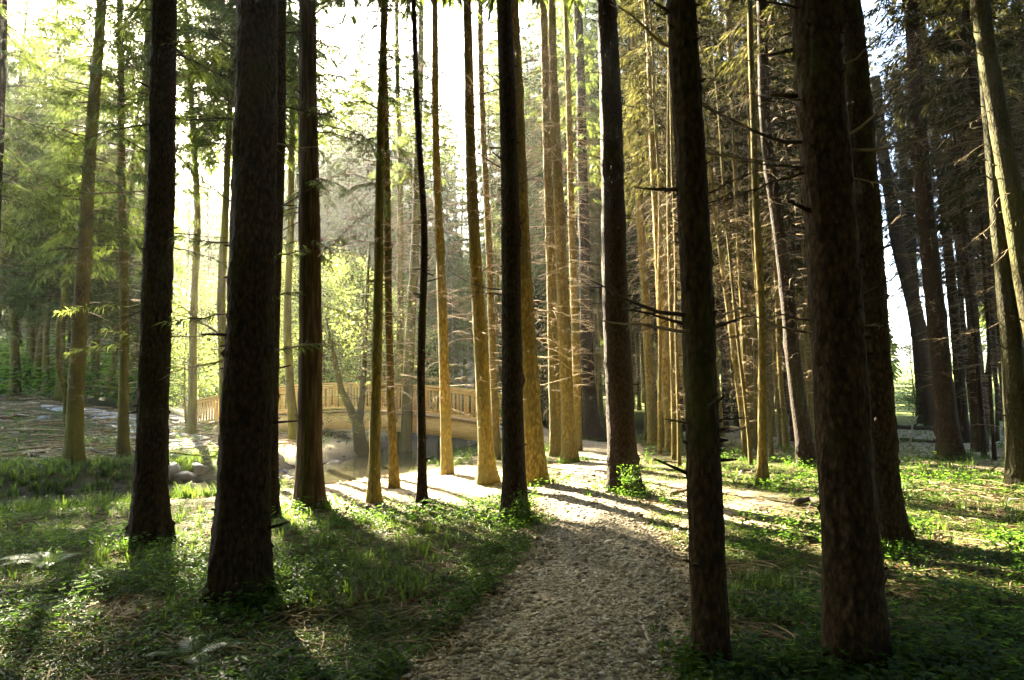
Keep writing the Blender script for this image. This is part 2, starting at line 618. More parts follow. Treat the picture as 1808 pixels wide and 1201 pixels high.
# pale bare soil: the clearing between the stream and the path, and the far right stand floor
dirt = np.exp(-(((X + 2.2) / 3.4) ** 2 + ((Y - 13.4) / 3.3) ** 2) ** 2) * 1.1
dirt = np.maximum(dirt, 0.75 * np.exp(-((X - 2.0) / 2.6) ** 2 - ((Y - 11) / 4.5) ** 2))
dirt = np.maximum(dirt, 0.55 * sstep(4, 8, X) * sstep(8, 12, Y) * sstep(40, 30, Y) * (0.6 + 0.8 * fbm(X * .6, Y * .6, 77)))
dirt = np.maximum(dirt, 0.6 * np.exp(-((X + 2.9) / 0.5) ** 2 - ((Y - 5.3) / 0.35) ** 2))
dirt = np.maximum(dirt, 0.8 * sstep(0, 1.5, ssd) * sstep(9, 3, ssd) * sstep(-16, -9, X) * sstep(17, 19, Y) * (0.5 + fbm(X * .8, Y * .8, 78)))
dirt = np.maximum(dirt, 0.45 * sstep(1, 3, ssd) * sstep(12, 9, X * 0 + ssd) * (0.4 + fbm(X * .7, Y * .7, 79)))
dirt = np.maximum(dirt, 0.8 * sstep(1.9, 1.0, dp / pw))
mead = sstep(36, 46, Y + 0.55 * (X - 4)) * sstep(-1, 3, -ssd)
bed = sstep(0.9, 0.25, sdist - stream_w_at(X, Y))
for nm, arr in (('dirt', dirt), ('meadow', mead), ('bed', bed)):
    a = me.attributes.new(nm, 'FLOAT', 'POINT')
    a.data.foreach_set('value', arr.astype(np.float32).ravel())
tag(link('ground', me), kind='structure')


def strip(name, P, halfw, mat, n=220, m_=15, rise=0.02, seed=0, rag=0.25):
    cum = np.concatenate([[0], np.cumsum(np.linalg.norm(np.diff(P, axis=0), axis=1))])
    s = np.linspace(0, cum[-1], n)
    # smooth the centre line
    cx, cy = np.interp(s, cum, P[:, 0]), np.interp(s, cum, P[:, 1])
    kk = 11
    ker = np.ones(kk) / kk
    cx = np.convolve(np.pad(cx, kk // 2, 'edge'), ker, 'valid')
    cy = np.convolve(np.pad(cy, kk // 2, 'edge'), ker, 'valid')
    w = np.interp(s, cum, np.broadcast_to(halfw, (len(P),)))
    tx, ty = np.gradient(cx), np.gradient(cy)
    L = np.hypot(tx, ty)
    nxx, nyy = ty / L, -tx / L
    u = np.linspace(-1, 1, m_)
    wl = w * (1 + rag * (fbm(s * 1.3, s * 0 + seed, seed) - 0.5) * 2)
    wr = w * (1 + rag * (fbm(s * 1.3, s * 0 + seed + 9.3, seed + 5) - 0.5) * 2)
    off = np.where(u[None] < 0, u[None] * wl[:, None], u[None] * wr[:, None])
    xx, yy = cx[:, None] + nxx[:, None] * off, cy[:, None] + nyy[:, None] * off
    zz = height(xx, yy) + rise * (1 - np.abs(u[None]) ** 6 * 2.2)
    i = np.arange(n * m_).reshape(n, m_)
    q = np.stack([i[:-1, :-1], i[:-1, 1:], i[1:, 1:], i[1:, :-1]], -1).reshape(-1, 4)
    return link(name, mk_mesh(name, np.stack([xx, yy, zz], -1), q, None, [mat], None, True)), (cx, cy, w)


path_o, _ = strip('path', PATH, PATHW, PATHM, rise=0.025, seed=4)
tag(path_o, kind='structure')
road_o, _ = strip('road', ROAD, np.array([1.3, 1.6, 1.9, 1.5, 0.5]), ROADM, rise=0.04, seed=8, rag=0.5)
tag(road_o, kind='structure')
# pale gravel spilling from the road down to the stream
spill, _ = strip('gravel_slope', np.array([(-16.0, 27.6), (-13.6, 24.6), (-11.2, 21.6), (-9.2, 19.2)], float), np.array([1.7, 1.6, 1.2, 0.6]), ROADM, n=90, rise=0.035, seed=12, rag=0.6)
tag(spill, kind='structure')

# water ribbon
n = 160
cum = np.concatenate([[0], np.cumsum(np.linalg.norm(np.diff(STREAM, axis=0), axis=1))])
s = np.linspace(0, cum[-1], n)
cx, cy = np.interp(s, cum, STREAM[:, 0]), np.interp(s, cum, STREAM[:, 1])
tx, ty = np.gradient(cx), np.gradient(cy)
L = np.hypot(tx, ty)
u = np.linspace(-1, 1, 7) * 3.1
xx, yy = cx[:, None] + (ty / L)[:, None] * u, cy[:, None] - (tx / L)[:, None] * u
i = np.arange(n * 7).reshape(n, 7)
q = np.stack([i[:-1, :-1], i[:-1, 1:], i[1:, 1:], i[1:, :-1]], -1).reshape(-1, 4)
tag(link('stream_water', mk_mesh('stream_water', np.stack([xx, yy, xx * 0 + WATER_Z], -1), q, None, [WATERM], None, True)), kind='structure')

# far hills
hx = np.linspace(-640, 640, 140)
hy = np.linspace(330, 655, 14)
HX, HY = np.meshgrid(hx, hy)
HZ = 8 + (8 + 26 * fbm(HX / 160, HY / 160, 51, 4)) * np.sin(np.clip((HY - 330) / 325, 0, 1) * np.pi * 0.6)
i = np.arange(HX.size).reshape(HX.shape)
q = np.stack([i[:-1, :-1], i[:-1, 1:], i[1:, 1:], i[1:, :-1]], -1).reshape(-1, 4)
tag(link('hills', mk_mesh('hills', np.stack([HX, HY, HZ], -1), q, None, [HILLM], None, True)), kind='structure')

# ------------------------------------------------------------------ tree builders


def trunk_mesh(P0, top, r_base, r_top, seg=14, step=0.18, flare=0.9, flare_h=0.28, seed=0, bend=0.0, mat=BARK_DARK, knots=True, lobes=5, prof=None):
    """P0 is local origin; top is local vector"""
    r = np.random.default_rng(seed)
    L = np.linalg.norm(top)
    if seg > 30:
        t = np.concatenate([np.arange(0, 6.0, step), np.arange(6.0, L, 0.3), [L]]) / L
    else:
        t = np.linspace(0, 1, max(8, int(L / step))) ** 1.12
    n = len(t)
    pts = t[:, None] * top[None]
    ph = r.uniform(0, 6.28, 4)
    amp = bend + 0.012 * L * 0.12
    pts[:, 0] += amp * (np.sin(t * 7 + ph[0]) - np.sin(ph[0])) + 0.3 * amp * (np.sin(t * 19 + ph[1]) - np.sin(ph[1]))
    pts[:, 1] += amp * (np.sin(t * 6 + ph[2]) - np.sin(ph[2]))
    h = t * L
    rad = r_base + (r_top - r_base) * t if prof is None else np.interp(h, prof[0], prof[1])
    th = np.arange(seg) * 2 * np.pi / seg
    lob = np.sin(th * lobes + ph[0]) * 0.5 + np.sin(th * 3 + ph[1]) * 0.5
    fl = np.exp(-h / flare_h)
    wob = 1 + flare * fl[:, None] * (0.62 + 0.38 * lob[None])
    nzz = vnoise(np.tile(th[None] * 2.2, (n, 1)) + seed, np.tile((h * 2.6)[:, None], (1, seg)), seed)
    nz2 = vnoise(np.tile(th[None] * 5.2, (n, 1)) + seed, np.tile((h * 9)[:, None], (1, seg)), seed + 3)
    # the seam of a periodic noise is hidden by blending
    bl = np.abs(th - np.pi)[None] / np.pi
    wob = wob * (1 + (0.10 * (nzz - 0.5) + 0.06 * (nz2 - 0.5)) * (1 - bl ** 4))
    if seg > 30:
        hh = np.tile(h[:, None], (1, seg))
        tt_ = np.tile(th[None], (n, 1))
        pl = np.abs(fbm(tt_ * 5.5 + seed, hh * 7.0, seed + 9, 3) - 0.5) * 2
        pl2 = fbm(tt_ * 11 + seed, hh * 22.0, seed + 13, 2) - 0.5
        wob = wob * (1 + (0.11 * (pl - 0.35) + 0.05 * pl2) * (1 - bl ** 6))
    if knots:
        for _ in range(int(L * 3)):
            i, j = r.integers(2, n - 1), r.integers(0, seg)
            wob[i, j] *= 1.13
    mb = MB()
    pts[0, 2] -= 0.12
    mb.tube(pts, rad, seg, wob=wob)
    if seg > 12:
        for _ in range(int(min(L, 9) * 9)):                     # broken stubs and bark scales standing off the stem
            hz_ = r.uniform(0.3, min(L * .95, 9))
            k_ = np.interp(hz_, h, np.arange(n))
            c = np.array([np.interp(k_, np.arange(n), pts[:, a_]) for a_ in range(3)])
            rr_ = np.interp(hz_, h, rad)
            a_ = r.uniform(0, 6.283)
            d_ = np.array([math.cos(a_), math.sin(a_), r.uniform(-.2, .5)])
            l_ = r.uniform(0.012, 0.05) if r.uniform() < 0.8 else r.uniform(0.06, 0.22)
            q_ = r.uniform(0.006, 0.014)
            mb.tube([c + d_ * rr_ * 0.85, c + d_ * (rr_ + l_)], [q_ * 1.3, q_ * 0.6], 5)
    return mb.mesh('trunk', [mat], True), pts, rad


def branch_pts(L, phi, rise, curve, n=7, r=None, wig=0.03):
    s = np.linspace(0, 1, n)
    rr = s * L
    z = rise * rr + curve * rr * rr / L
    side = np.zeros(n)
    if r is not None:
        side = np.cumsum(r.normal(0, wig * L / n, n))
        z = z + np.cumsum(r.normal(0, wig * L / n * .6, n))
        side -= side[0]
    return np.stack([rr * math.cos(phi) - side * math.sin(phi), rr * math.sin(phi) + side * math.cos(phi), z], -1)


def add_dead_branch(mb, base, L, phi, r, r0_=0.012, rise=None, subs=6, seg=4, mi=0, droop=None, n=7):
    rise = r.uniform(-0.15, 0.25) if rise is None else rise
    droop = r.uniform(-0.45, 0.1) if droop is None else droop
    p = branch_pts(L, phi, rise, droop, n, r, 0.22) + base
    mb.tube(p, np.linspace(r0_, r0_ * 0.22, n), seg, mi)
    for k_ in range(subs):
        f = r.uniform(0.25, 0.98)
        i = min(int(f * (n - 1)), n - 2)
        b0 = p[i] + (p[i + 1] - p[i]) * (f * (n - 1) - i)
        l2 = L * r.uniform(0.12, 0.38) * (1.2 - f)
        ph2 = phi + r.choice([-1, 1]) * r.uniform(0.5, 1.2)
        q = branch_pts(l2 + 0.06, ph2, r.uniform(-0.5, 0.35), r.uniform(-.5, .2), 3) + b0
        mb.tube(q, np.linspace(r0_ * 0.4, r0_ * 0.12, 3), 3, mi, cap=False)


def kites(base, dirs, lens, wid, r, twist=True):
    """n needle-twig kites; arrays of n"""
    n = len(base)
    d = dirs / (np.linalg.norm(dirs, axis=1)[:, None] + 1e-9)
    rv = r.normal(size=(n, 3))
    s = np.cross(d, rv)
    s /= np.linalg.norm(s, axis=1)[:, None] + 1e-9
    mid = base + d * (lens * 0.45)[:, None]
    tip = base + d * lens[:, None]
    tip[:, 2] -= lens * 0.12
    v = np.stack([base, mid + s * wid[:, None], tip, mid - s * wid[:, None]], 1).reshape(-1, 3)
    q = np.arange(n * 4).reshape(n, 4)
    return v, q


def spruce_crown(z0, z1, R, nb, seed, droop=0.25, rise=0.15, stepk=0.085, mats=(NEEDLE, LIMB), wmul=1.0, top_pow=0.7, brown=0.0, low_thin=0.0, lmul=1.0):
    r = np.random.default_rng(seed)
    mb = MB()
    KB, KD, KL, KW = [], [], [], []
    for b in range(nb):
        t = (b + r.uniform()) / nb
        if r.uniform() < low_thin * (1 - t):
            continue
        z = z0 + (z1 - z0) * t
        L = R * (1 - t * 0.93) ** top_pow * r.uniform(0.55, 1.12)
        if t < 0.15:
            L *= 0.55 + 3 * t
        phi = r.uniform(0, 6.283)
        n = 8
        p = branch_pts(L, phi, rise + 0.5 * t, -droop * (1 - 0.6 * t), n, r, 0.12)
        p[:, 2] += z
        mb.tube(p, np.linspace(0.008 + 0.008 * L, 0.003, n), 3, 1, cap=False)
        ns = int(L / stepk)
        f = np.repeat(r.uniform(0.18, 1, ns), 5)
        ii = np.minimum((f * (n - 1)).astype(int), n - 2)
        fr = f * (n - 1) - ii
        base = p[ii] + (p[ii + 1] - p[ii]) * fr[:, None]
        tan = p[ii + 1] - p[ii]
        tan /= np.linalg.norm(tan, axis=1)[:, None]
        sd = np.stack([-tan[:, 1], tan[:, 0], tan[:, 2] * 0], -1)
        sg = r.choice([-1, 1], len(f))[:, None]
        hang = r.uniform(0.05, 0.9, len(f))
        dirs = tan * r.uniform(0.3, 0.9, len(f))[:, None] + sd * sg * r.uniform(0.3, 1, len(f))[:, None]
        dirs[:, 2] -= hang
        base = base + dirs * (r.uniform(0, 0.22, len(f)) * min(1, L / 1.5))[:, None]
        KB.append(base)
        KD.append(dirs)
        KL.append(lmul * r.uniform(0.10, 0.26, len(f)) * (0.7 + 0.3 * min(L, 1.5)))
        KW.append(r.uniform(0.012, 0.024, len(f)) * wmul)
    v, q = kites(np.concatenate(KB), np.concatenate(KD), np.concatenate(KL), np.concatenate(KW), r)
    mb.add(v, q, None, 0)
    me_ = mb.mesh('crown', list(mats))
    return me_


def broadleaf_crown(z0, z1, R, nb, seed, mats=(LEAF, LIMB), leaf=0.05, per=26, spread=0.28):
    r = np.random.default_rng(seed)
    mb = MB()
    B, D, Ln, Wd = [], [], [], []
    for b in range(nb):
        t = r.uniform()
        z = z0 + (z1 - z0) * t
        L = R * (0.35 + 1.1 * math.sin(math.pi * min(1, t * 0.8 + 0.15))) * r.uniform(0.4, 1.0)
        phi = r.uniform(0, 6.283)
        p = branch_pts(L, phi, r.uniform(0.1, 0.7), -0.25, 6, r, 0.2)
        p[:, 2] += z
        mb.tube(p, np.linspace(0.012, 0.003, 6), 3, 1, cap=False)
        for c in range(4):
            f = r.uniform(0.3, 1)
            c0 = p[int(f * 5)]
            k_ = r.poisson(per / 4)
            if k_ == 0:
                continue
            B.append(c0 + r.normal(0, spread, (k_, 3)) * np.array([1, 1, 0.6]))
            d = r.normal(0, 1, (k_, 3))
            d[:, 2] = -np.abs(d[:, 2]) * 0.5
            D.append(d)
            Ln.append(r.uniform(0.7, 1.5, k_) * leaf * 1.6)
            Wd.append(r.uniform(0.7, 1.3, k_) * leaf * 0.45)
    v, q = kites(np.concatenate(B), np.concatenate(D), np.concatenate(Ln), np.concatenate(Wd), r)
    mb.add(v, q, None, 0)
    return mb.mesh('crown', list(mats))


def twig_mesh(z0, z1, n, seed, Lm=(0.4, 1.4), rad=0.16, subs=5, needle=0.0, r0_=0.009):
    r = np.random.default_rng(seed)
    mb = MB()
    for b in range(n):
        z = z0 + (z1 - z0) * r.uniform() ** 0.8
        phi = r.uniform(0, 6.283)
        L = r.uniform(*Lm) * (0.55 + 0.6 * (z - z0) / (z1 - z0))
        add_dead_branch(mb, np.array([math.cos(phi) * rad * 0.6, math.sin(phi) * rad * 0.6, z]), L, phi, r, r0_ * r.uniform(0.6, 1.2), subs=subs, seg=3, n=6)
    return mb.mesh('dead_twigs', [TWIG])


# shared crown / twig meshes
CROWN_HI = [spruce_crown(0, 9.5, 4.3, 270, 100 + i, 0.35, 0.05, stepk=0.085, wmul=1.7) for i in range(3)]  # overhead crowns kept above the view, widened to block sky light
CROWN_LOW = [spruce_crown(0, 15, 2.3, 230, 120 + i, 0.42, 0.06, stepk=0.038, wmul=0.5, low_thin=0.35, lmul=0.85) for i in range(3)]
CROWN_DENSE = [spruce_crown(0, 15, 2.2, 270, 175 + i, 0.42, 0.04, stepk=0.05, wmul=0.85, low_thin=0.1) for i in range(3)]
CROWN_GAP = [spruce_crown(0, 9.5, 3.0, 175, 180 + i, 0.40, 0.05, stepk=0.036, wmul=0.75, low_thin=0.15, lmul=0.8) for i in range(3)]
CROWN_FINE = [spruce_crown(0, 14, 1.35, 150, 190 + i, 0.5, 0.0, stepk=0.026, wmul=0.26, low_thin=0.5, lmul=0.62) for i in range(3)]
CROWN_THIN = [spruce_crown(0, 11, 1.5, 110, 140 + i, 0.42, 0.0, stepk=0.07, wmul=0.85, low_thin=0.6) for i in range(3)]
CROWN_BR = [spruce_crown(0, 11, 1.9, 240, 160 + i, 0.40, 0.0, stepk=0.065, wmul=0.85, low_thin=0.5, mats=(NEEDLE_BROWN, TWIG)) for i in range(2)]
TWIGS = [twig_mesh(1.2, 10.5, 130, 200 + i, (0.4, 1.5), subs=6) for i in range(4)]
TWIGS_DENSE = [twig_mesh(0.9, 12, 180, 220 + i, (0.4, 1.7), subs=6, r0_=0.010) for i in range(3)]

# ------------------------------------------------------------------ footbridge
bridge = empty('footbridge', (BR0[0], BR0[1], H1(*BR0)), 'arched wooden footbridge with slatted railings spanning the stream', 'bridge')
bo = np.array(bridge.location)
bvec = BR1 - BR0
BL = float(np.linalg.norm(bvec))
bt = bvec / BL
bn = np.array([-bt[1], bt[0]])                                  # points away from the camera
if bn[1] < 0:
    bn = -bn
BW = 0.85                                                        # half width


def bp(t, side, z=0.0):
    q_ = BR0 + bt * (t * BL) + bn * side
    za = 0.62 + 0.07 * t + 0.62 * (1 - (2 * t - 1) ** 2)
    return np.array([q_[0], q_[1], za + z]) - bo


def sweep(side, hw, z0, z1, t0=0.0, t1=1.0, n=28):
    """a bent beam of rectangular section along the arch"""
    mb = MB()
    ts = np.linspace(t0, t1, n)
    v = np.array([[bp(t, side - hw, z0), bp(t, side + hw, z0), bp(t, side + hw, z1), bp(t, side - hw, z1)] for t in ts]).reshape(-1, 3)
    i = np.arange(n - 1)[:, None] * 4
    j = np.arange(4)[None]
    q_ = np.stack([i + j, i + (j + 1) % 4, i + 4 + (j + 1) % 4, i + 4 + j], -1).reshape(-1, 4)
    e = (n - 1) * 4
    mb.add(v, np.vstack([q_, [(3, 2, 1, 0)], [(e, e + 1, e + 2, e + 3)]]))
    return mb


for sd_ in (-1, 1):
    link('girder', sweep(sd_ * (BW - 0.1), 0.09, -0.74, -0.1).mesh('girder', [TIMBER]), bridge)
    hr = link('handrail', sweep(sd_ * BW, 0.075, 1.06, 1.11).mesh('handrail', [TIMBER]), bridge)
    link('top_rail', sweep(sd_ * BW, 0.025, 0.93, 1.03).mesh('top_rail', [TIMBER]), bridge)
    link('bottom_rail', sweep(sd_ * BW, 0.025, 0.06, 0.15).mesh('bottom_rail', [TIMBER]), bridge)
    for kx in range(8):
        t = 0.004 + kx * 0.992 / 7
        mb = MB()
        c0, c1 = bp(t, sd_ * (BW + 0.0), -0.30), bp(t, sd_ * (BW + 0.0), 1.055)
        mb.box((c0 + c1) / 2, np.array([*bt, 0]) * 0.06, np.array([*bn, 0]) * 0.055, [0, 0, (c1 - c0)[2] / 2])
        link('post', mb.mesh('post', [TIMBER2]), bridge)
mbd = MB()
for kx in range(92):
    t = (kx + 0.5) / 92
    a_, b_ = bp(t, -BW - 0.06, -0.03), bp(t, BW + 0.06, -0.03)
    tl = bp(t + 0.004, 0) - bp(t - 0.004, 0)
    tl /= np.linalg.norm(tl)
    mbd.box((a_ + b_) / 2, tl * (BL / 92 / 2 - 0.006), (b_ - a_) / 2, [0, 0, 0.035])
link('deck', mbd.mesh('deck', [TIMBER2]), bridge)
NB = 96
far_b = MB()
bal_me = None
for kx in range(NB):
    t = 0.012 + 0.976 * kx / (NB - 1)
    for sd_ in (-1, 1):
        c0 = bp(t, sd_ * BW, 0.10)
        c1 = bp(t, sd_ * BW, 0.98)
        if sd_ == 1:
            if kx % 2:
                continue
            far_b.box((c0 + c1) / 2, np.array([*bt, 0]) * 0.03, np.array([*bn, 0]) * 0.018, [0, 0, 0.44])
        else:
            if bal_me is None:
                mb = MB()
                mb.box([0, 0, 0], np.array([*bt, 0]) * 0.032, np.array([*bn, 0]) * 0.018, [0, 0, 0.44])
                bal_me = mb.mesh('baluster', [TIMBER])
            link('baluster', bal_me, bridge, (c0 + c1) / 2)
ob = link('baluster_row', far_b.mesh('baluster_row', [TIMBER]), bridge)
tag(ob, kind='stuff')
for t, sgn_ in ((0.0, -1), (1.0, 1)):
    mb = MB()
    c = bp(t, 0, -0.55) + np.array([*bt, 0]) * sgn_ * 0.28
    mb.box(c, np.array([*bt, 0]) * 0.28, np.array([*bn, 0]) * (BW + 0.2), [0, 0, 0.50])
    link('abutment', mb.mesh('abutment', [CONC]), bridge)

# ------------------------------------------------------------------ named trees
# key, base px, base py, width low (px), x at top edge, width at top edge (px), bark, crown, crown z0, twigs, short reference, label
D, G, M_, PN = BARK_DARK, BARK_GOLDLIT, BARK_MOSS, BARK_PINE
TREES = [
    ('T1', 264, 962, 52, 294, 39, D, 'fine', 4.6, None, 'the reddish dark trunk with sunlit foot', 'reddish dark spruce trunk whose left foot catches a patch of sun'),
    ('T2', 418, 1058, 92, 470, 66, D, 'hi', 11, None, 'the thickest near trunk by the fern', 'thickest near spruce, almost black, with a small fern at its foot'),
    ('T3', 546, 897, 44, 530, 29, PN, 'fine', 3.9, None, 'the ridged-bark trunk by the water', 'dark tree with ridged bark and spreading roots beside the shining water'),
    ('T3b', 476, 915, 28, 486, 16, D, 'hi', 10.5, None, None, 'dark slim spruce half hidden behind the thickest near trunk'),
    ('T4', 660, 887, 19, 672, 12, G, 'fine', 5.0, 2, 'the slim trunk brown on top', 'slim spruce on the bright clearing, dark above and golden-lit at its foot'),
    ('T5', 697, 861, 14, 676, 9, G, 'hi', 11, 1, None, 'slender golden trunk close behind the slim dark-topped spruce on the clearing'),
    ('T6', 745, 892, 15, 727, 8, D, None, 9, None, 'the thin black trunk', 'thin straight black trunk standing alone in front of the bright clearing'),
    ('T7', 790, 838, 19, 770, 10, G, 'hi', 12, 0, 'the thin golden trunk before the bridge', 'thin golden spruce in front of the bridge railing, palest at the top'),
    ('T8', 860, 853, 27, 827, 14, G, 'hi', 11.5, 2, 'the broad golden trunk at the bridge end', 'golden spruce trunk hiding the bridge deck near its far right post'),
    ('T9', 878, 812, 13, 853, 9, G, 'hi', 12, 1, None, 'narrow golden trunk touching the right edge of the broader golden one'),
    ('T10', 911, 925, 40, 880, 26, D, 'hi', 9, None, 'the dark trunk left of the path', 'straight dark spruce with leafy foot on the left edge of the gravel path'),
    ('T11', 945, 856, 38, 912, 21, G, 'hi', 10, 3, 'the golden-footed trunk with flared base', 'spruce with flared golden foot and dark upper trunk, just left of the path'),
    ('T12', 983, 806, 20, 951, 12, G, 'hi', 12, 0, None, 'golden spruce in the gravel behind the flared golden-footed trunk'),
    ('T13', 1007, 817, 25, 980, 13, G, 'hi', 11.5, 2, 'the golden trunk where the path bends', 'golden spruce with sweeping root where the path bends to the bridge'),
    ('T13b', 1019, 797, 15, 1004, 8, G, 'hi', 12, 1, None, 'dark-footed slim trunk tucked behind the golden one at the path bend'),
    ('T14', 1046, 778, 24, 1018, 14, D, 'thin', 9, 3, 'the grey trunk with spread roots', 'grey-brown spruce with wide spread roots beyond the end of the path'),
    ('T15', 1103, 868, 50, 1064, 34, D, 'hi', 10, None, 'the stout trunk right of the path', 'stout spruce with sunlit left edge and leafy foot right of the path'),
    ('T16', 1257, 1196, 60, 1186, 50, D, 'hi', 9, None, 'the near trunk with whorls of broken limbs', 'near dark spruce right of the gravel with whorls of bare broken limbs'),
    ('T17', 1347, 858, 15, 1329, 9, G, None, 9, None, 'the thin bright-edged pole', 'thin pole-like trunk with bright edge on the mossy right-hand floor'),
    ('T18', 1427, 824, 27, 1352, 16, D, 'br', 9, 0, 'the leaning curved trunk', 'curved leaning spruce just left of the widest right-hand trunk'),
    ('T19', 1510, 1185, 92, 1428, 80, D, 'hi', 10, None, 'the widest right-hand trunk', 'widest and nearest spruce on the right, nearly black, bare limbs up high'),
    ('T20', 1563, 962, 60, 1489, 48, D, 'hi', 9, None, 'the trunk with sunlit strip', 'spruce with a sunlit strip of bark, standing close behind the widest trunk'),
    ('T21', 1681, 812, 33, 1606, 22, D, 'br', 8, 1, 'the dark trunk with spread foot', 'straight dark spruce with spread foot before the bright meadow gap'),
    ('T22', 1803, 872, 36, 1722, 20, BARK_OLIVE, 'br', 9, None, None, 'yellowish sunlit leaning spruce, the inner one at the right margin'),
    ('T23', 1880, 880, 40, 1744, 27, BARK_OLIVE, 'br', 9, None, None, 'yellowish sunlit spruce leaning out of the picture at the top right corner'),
    ('R1', 1154, 785, 17, 1118, 11, G, 'br', 8, 2, None, 'golden-lit trunk just right of the stout spruce by the path, among thin saplings'),
    ('R2', 1166, 802, 6, 1146, 4, G, None, 8, None, None, 'very thin pale sapling stem between two golden-lit trunks right of the path'),
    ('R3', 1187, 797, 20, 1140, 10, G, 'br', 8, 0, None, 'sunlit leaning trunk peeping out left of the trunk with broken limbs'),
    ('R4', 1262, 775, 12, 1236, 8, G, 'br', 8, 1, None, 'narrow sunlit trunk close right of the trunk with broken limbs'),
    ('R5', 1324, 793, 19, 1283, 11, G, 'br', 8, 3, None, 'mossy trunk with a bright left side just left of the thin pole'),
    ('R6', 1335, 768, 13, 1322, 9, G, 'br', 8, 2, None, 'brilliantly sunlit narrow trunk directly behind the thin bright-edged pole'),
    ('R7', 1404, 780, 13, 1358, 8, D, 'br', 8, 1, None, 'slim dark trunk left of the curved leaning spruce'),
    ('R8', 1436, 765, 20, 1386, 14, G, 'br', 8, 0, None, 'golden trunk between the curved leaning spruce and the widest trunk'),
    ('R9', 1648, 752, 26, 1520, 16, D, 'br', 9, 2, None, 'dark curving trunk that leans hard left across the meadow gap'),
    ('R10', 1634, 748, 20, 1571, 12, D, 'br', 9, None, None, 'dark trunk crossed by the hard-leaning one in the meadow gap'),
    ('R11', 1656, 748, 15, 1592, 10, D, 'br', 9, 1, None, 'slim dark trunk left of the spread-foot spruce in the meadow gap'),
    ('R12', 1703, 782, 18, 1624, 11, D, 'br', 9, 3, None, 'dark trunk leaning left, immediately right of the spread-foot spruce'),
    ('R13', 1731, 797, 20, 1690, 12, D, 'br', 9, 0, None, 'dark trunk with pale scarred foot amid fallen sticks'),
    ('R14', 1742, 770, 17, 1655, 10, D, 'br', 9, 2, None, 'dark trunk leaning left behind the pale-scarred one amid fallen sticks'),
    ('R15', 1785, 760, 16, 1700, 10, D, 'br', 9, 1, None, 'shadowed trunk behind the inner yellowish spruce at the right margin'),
    ('L0', 28, 702, 16, 8, 9, M_, 'low', 4, 1, None, 'grey spruce above the stony slope, at the far left margin'),
    ('L1', 130, 822, 27, 172, 15, M_, 'low', 5, 0, 'the mossy trunk on the grassy bank', 'mossy brown spruce growing on the grassy bank across the stream'),
    ('L2', 217, 806, 17, 216, 9, M_, 'low', 5, 2, None, 'slimmer mossy spruce right of the bigger one on the grassy bank'),
    ('L3', 116, 752, 7, 108, 3, M_, None, 5, None, None, 'thin crooked sapling leaning on the mossy bank spruce'),
    ('L4', -42, 905, 30, 0, 22, D, 'low', 6, None, None, 'dark spruce at the left margin, only its upper trunk in view'),
    ('F1', 715, 812, 20, 745, 9, M_, 'thin', 10.5, 1, None, 'mossy trunk beside the stream, leaning right before the bridge railing'),
    ('F2', 706, 806, 14, 700, 7, M_, 'thin', 10.5, 3, None, 'dark slim trunk pressed against the mossy one beside the stream'),
]
REFS, HERO, hero_px = {}, {}, []


def add_tree(P0, topvec, prof, bark, crown, cz, twigs, name, label, cat, group=None, seg=14, step=0.18, seed=0, flare=0.9, flare_h=0.28, bend=0.0, rad_at=None, crot=0.0, csc=1.0):
    root = empty(name, P0, label, cat, group)
    me_, pts, rad = trunk_mesh(None, topvec, prof[1][0], prof[1][-1], seg, step, flare, flare_h, seed, bend, bark, prof=prof)
    link('trunk', me_, root)
    axis = np.asarray(topvec) / topvec[2]
    if crown:
        lib = {'fine': CROWN_FINE, 'hi': CROWN_HI, 'low': CROWN_LOW, 'thin': CROWN_THIN, 'br': CROWN_BR}[crown]
        c = link('crown', lib[seed % len(lib)], root, axis * cz)
        c.rotation_euler = (-axis[1] * 0.8, axis[0] * 0.8, crot)
        c.scale = (csc, csc, csc)
        if crown == 'fine':
            c = link('upper_shade_crown', CROWN_HI[seed % 3], root, axis * max(10.5, prof[0][2] + 2.3))  # second crown out of view, added to darken the ground below
            c.rotation_euler = (-axis[1] * 0.8, axis[0] * 0.8, crot)
    if twigs is not None:
        t_ = link('dead_twigs', TWIGS[twigs % 4], root)
        t_.rotation_euler = (-axis[1], axis[0], seed * 1.7)
        tag(t_, kind='stuff')
    return root, pts, rad


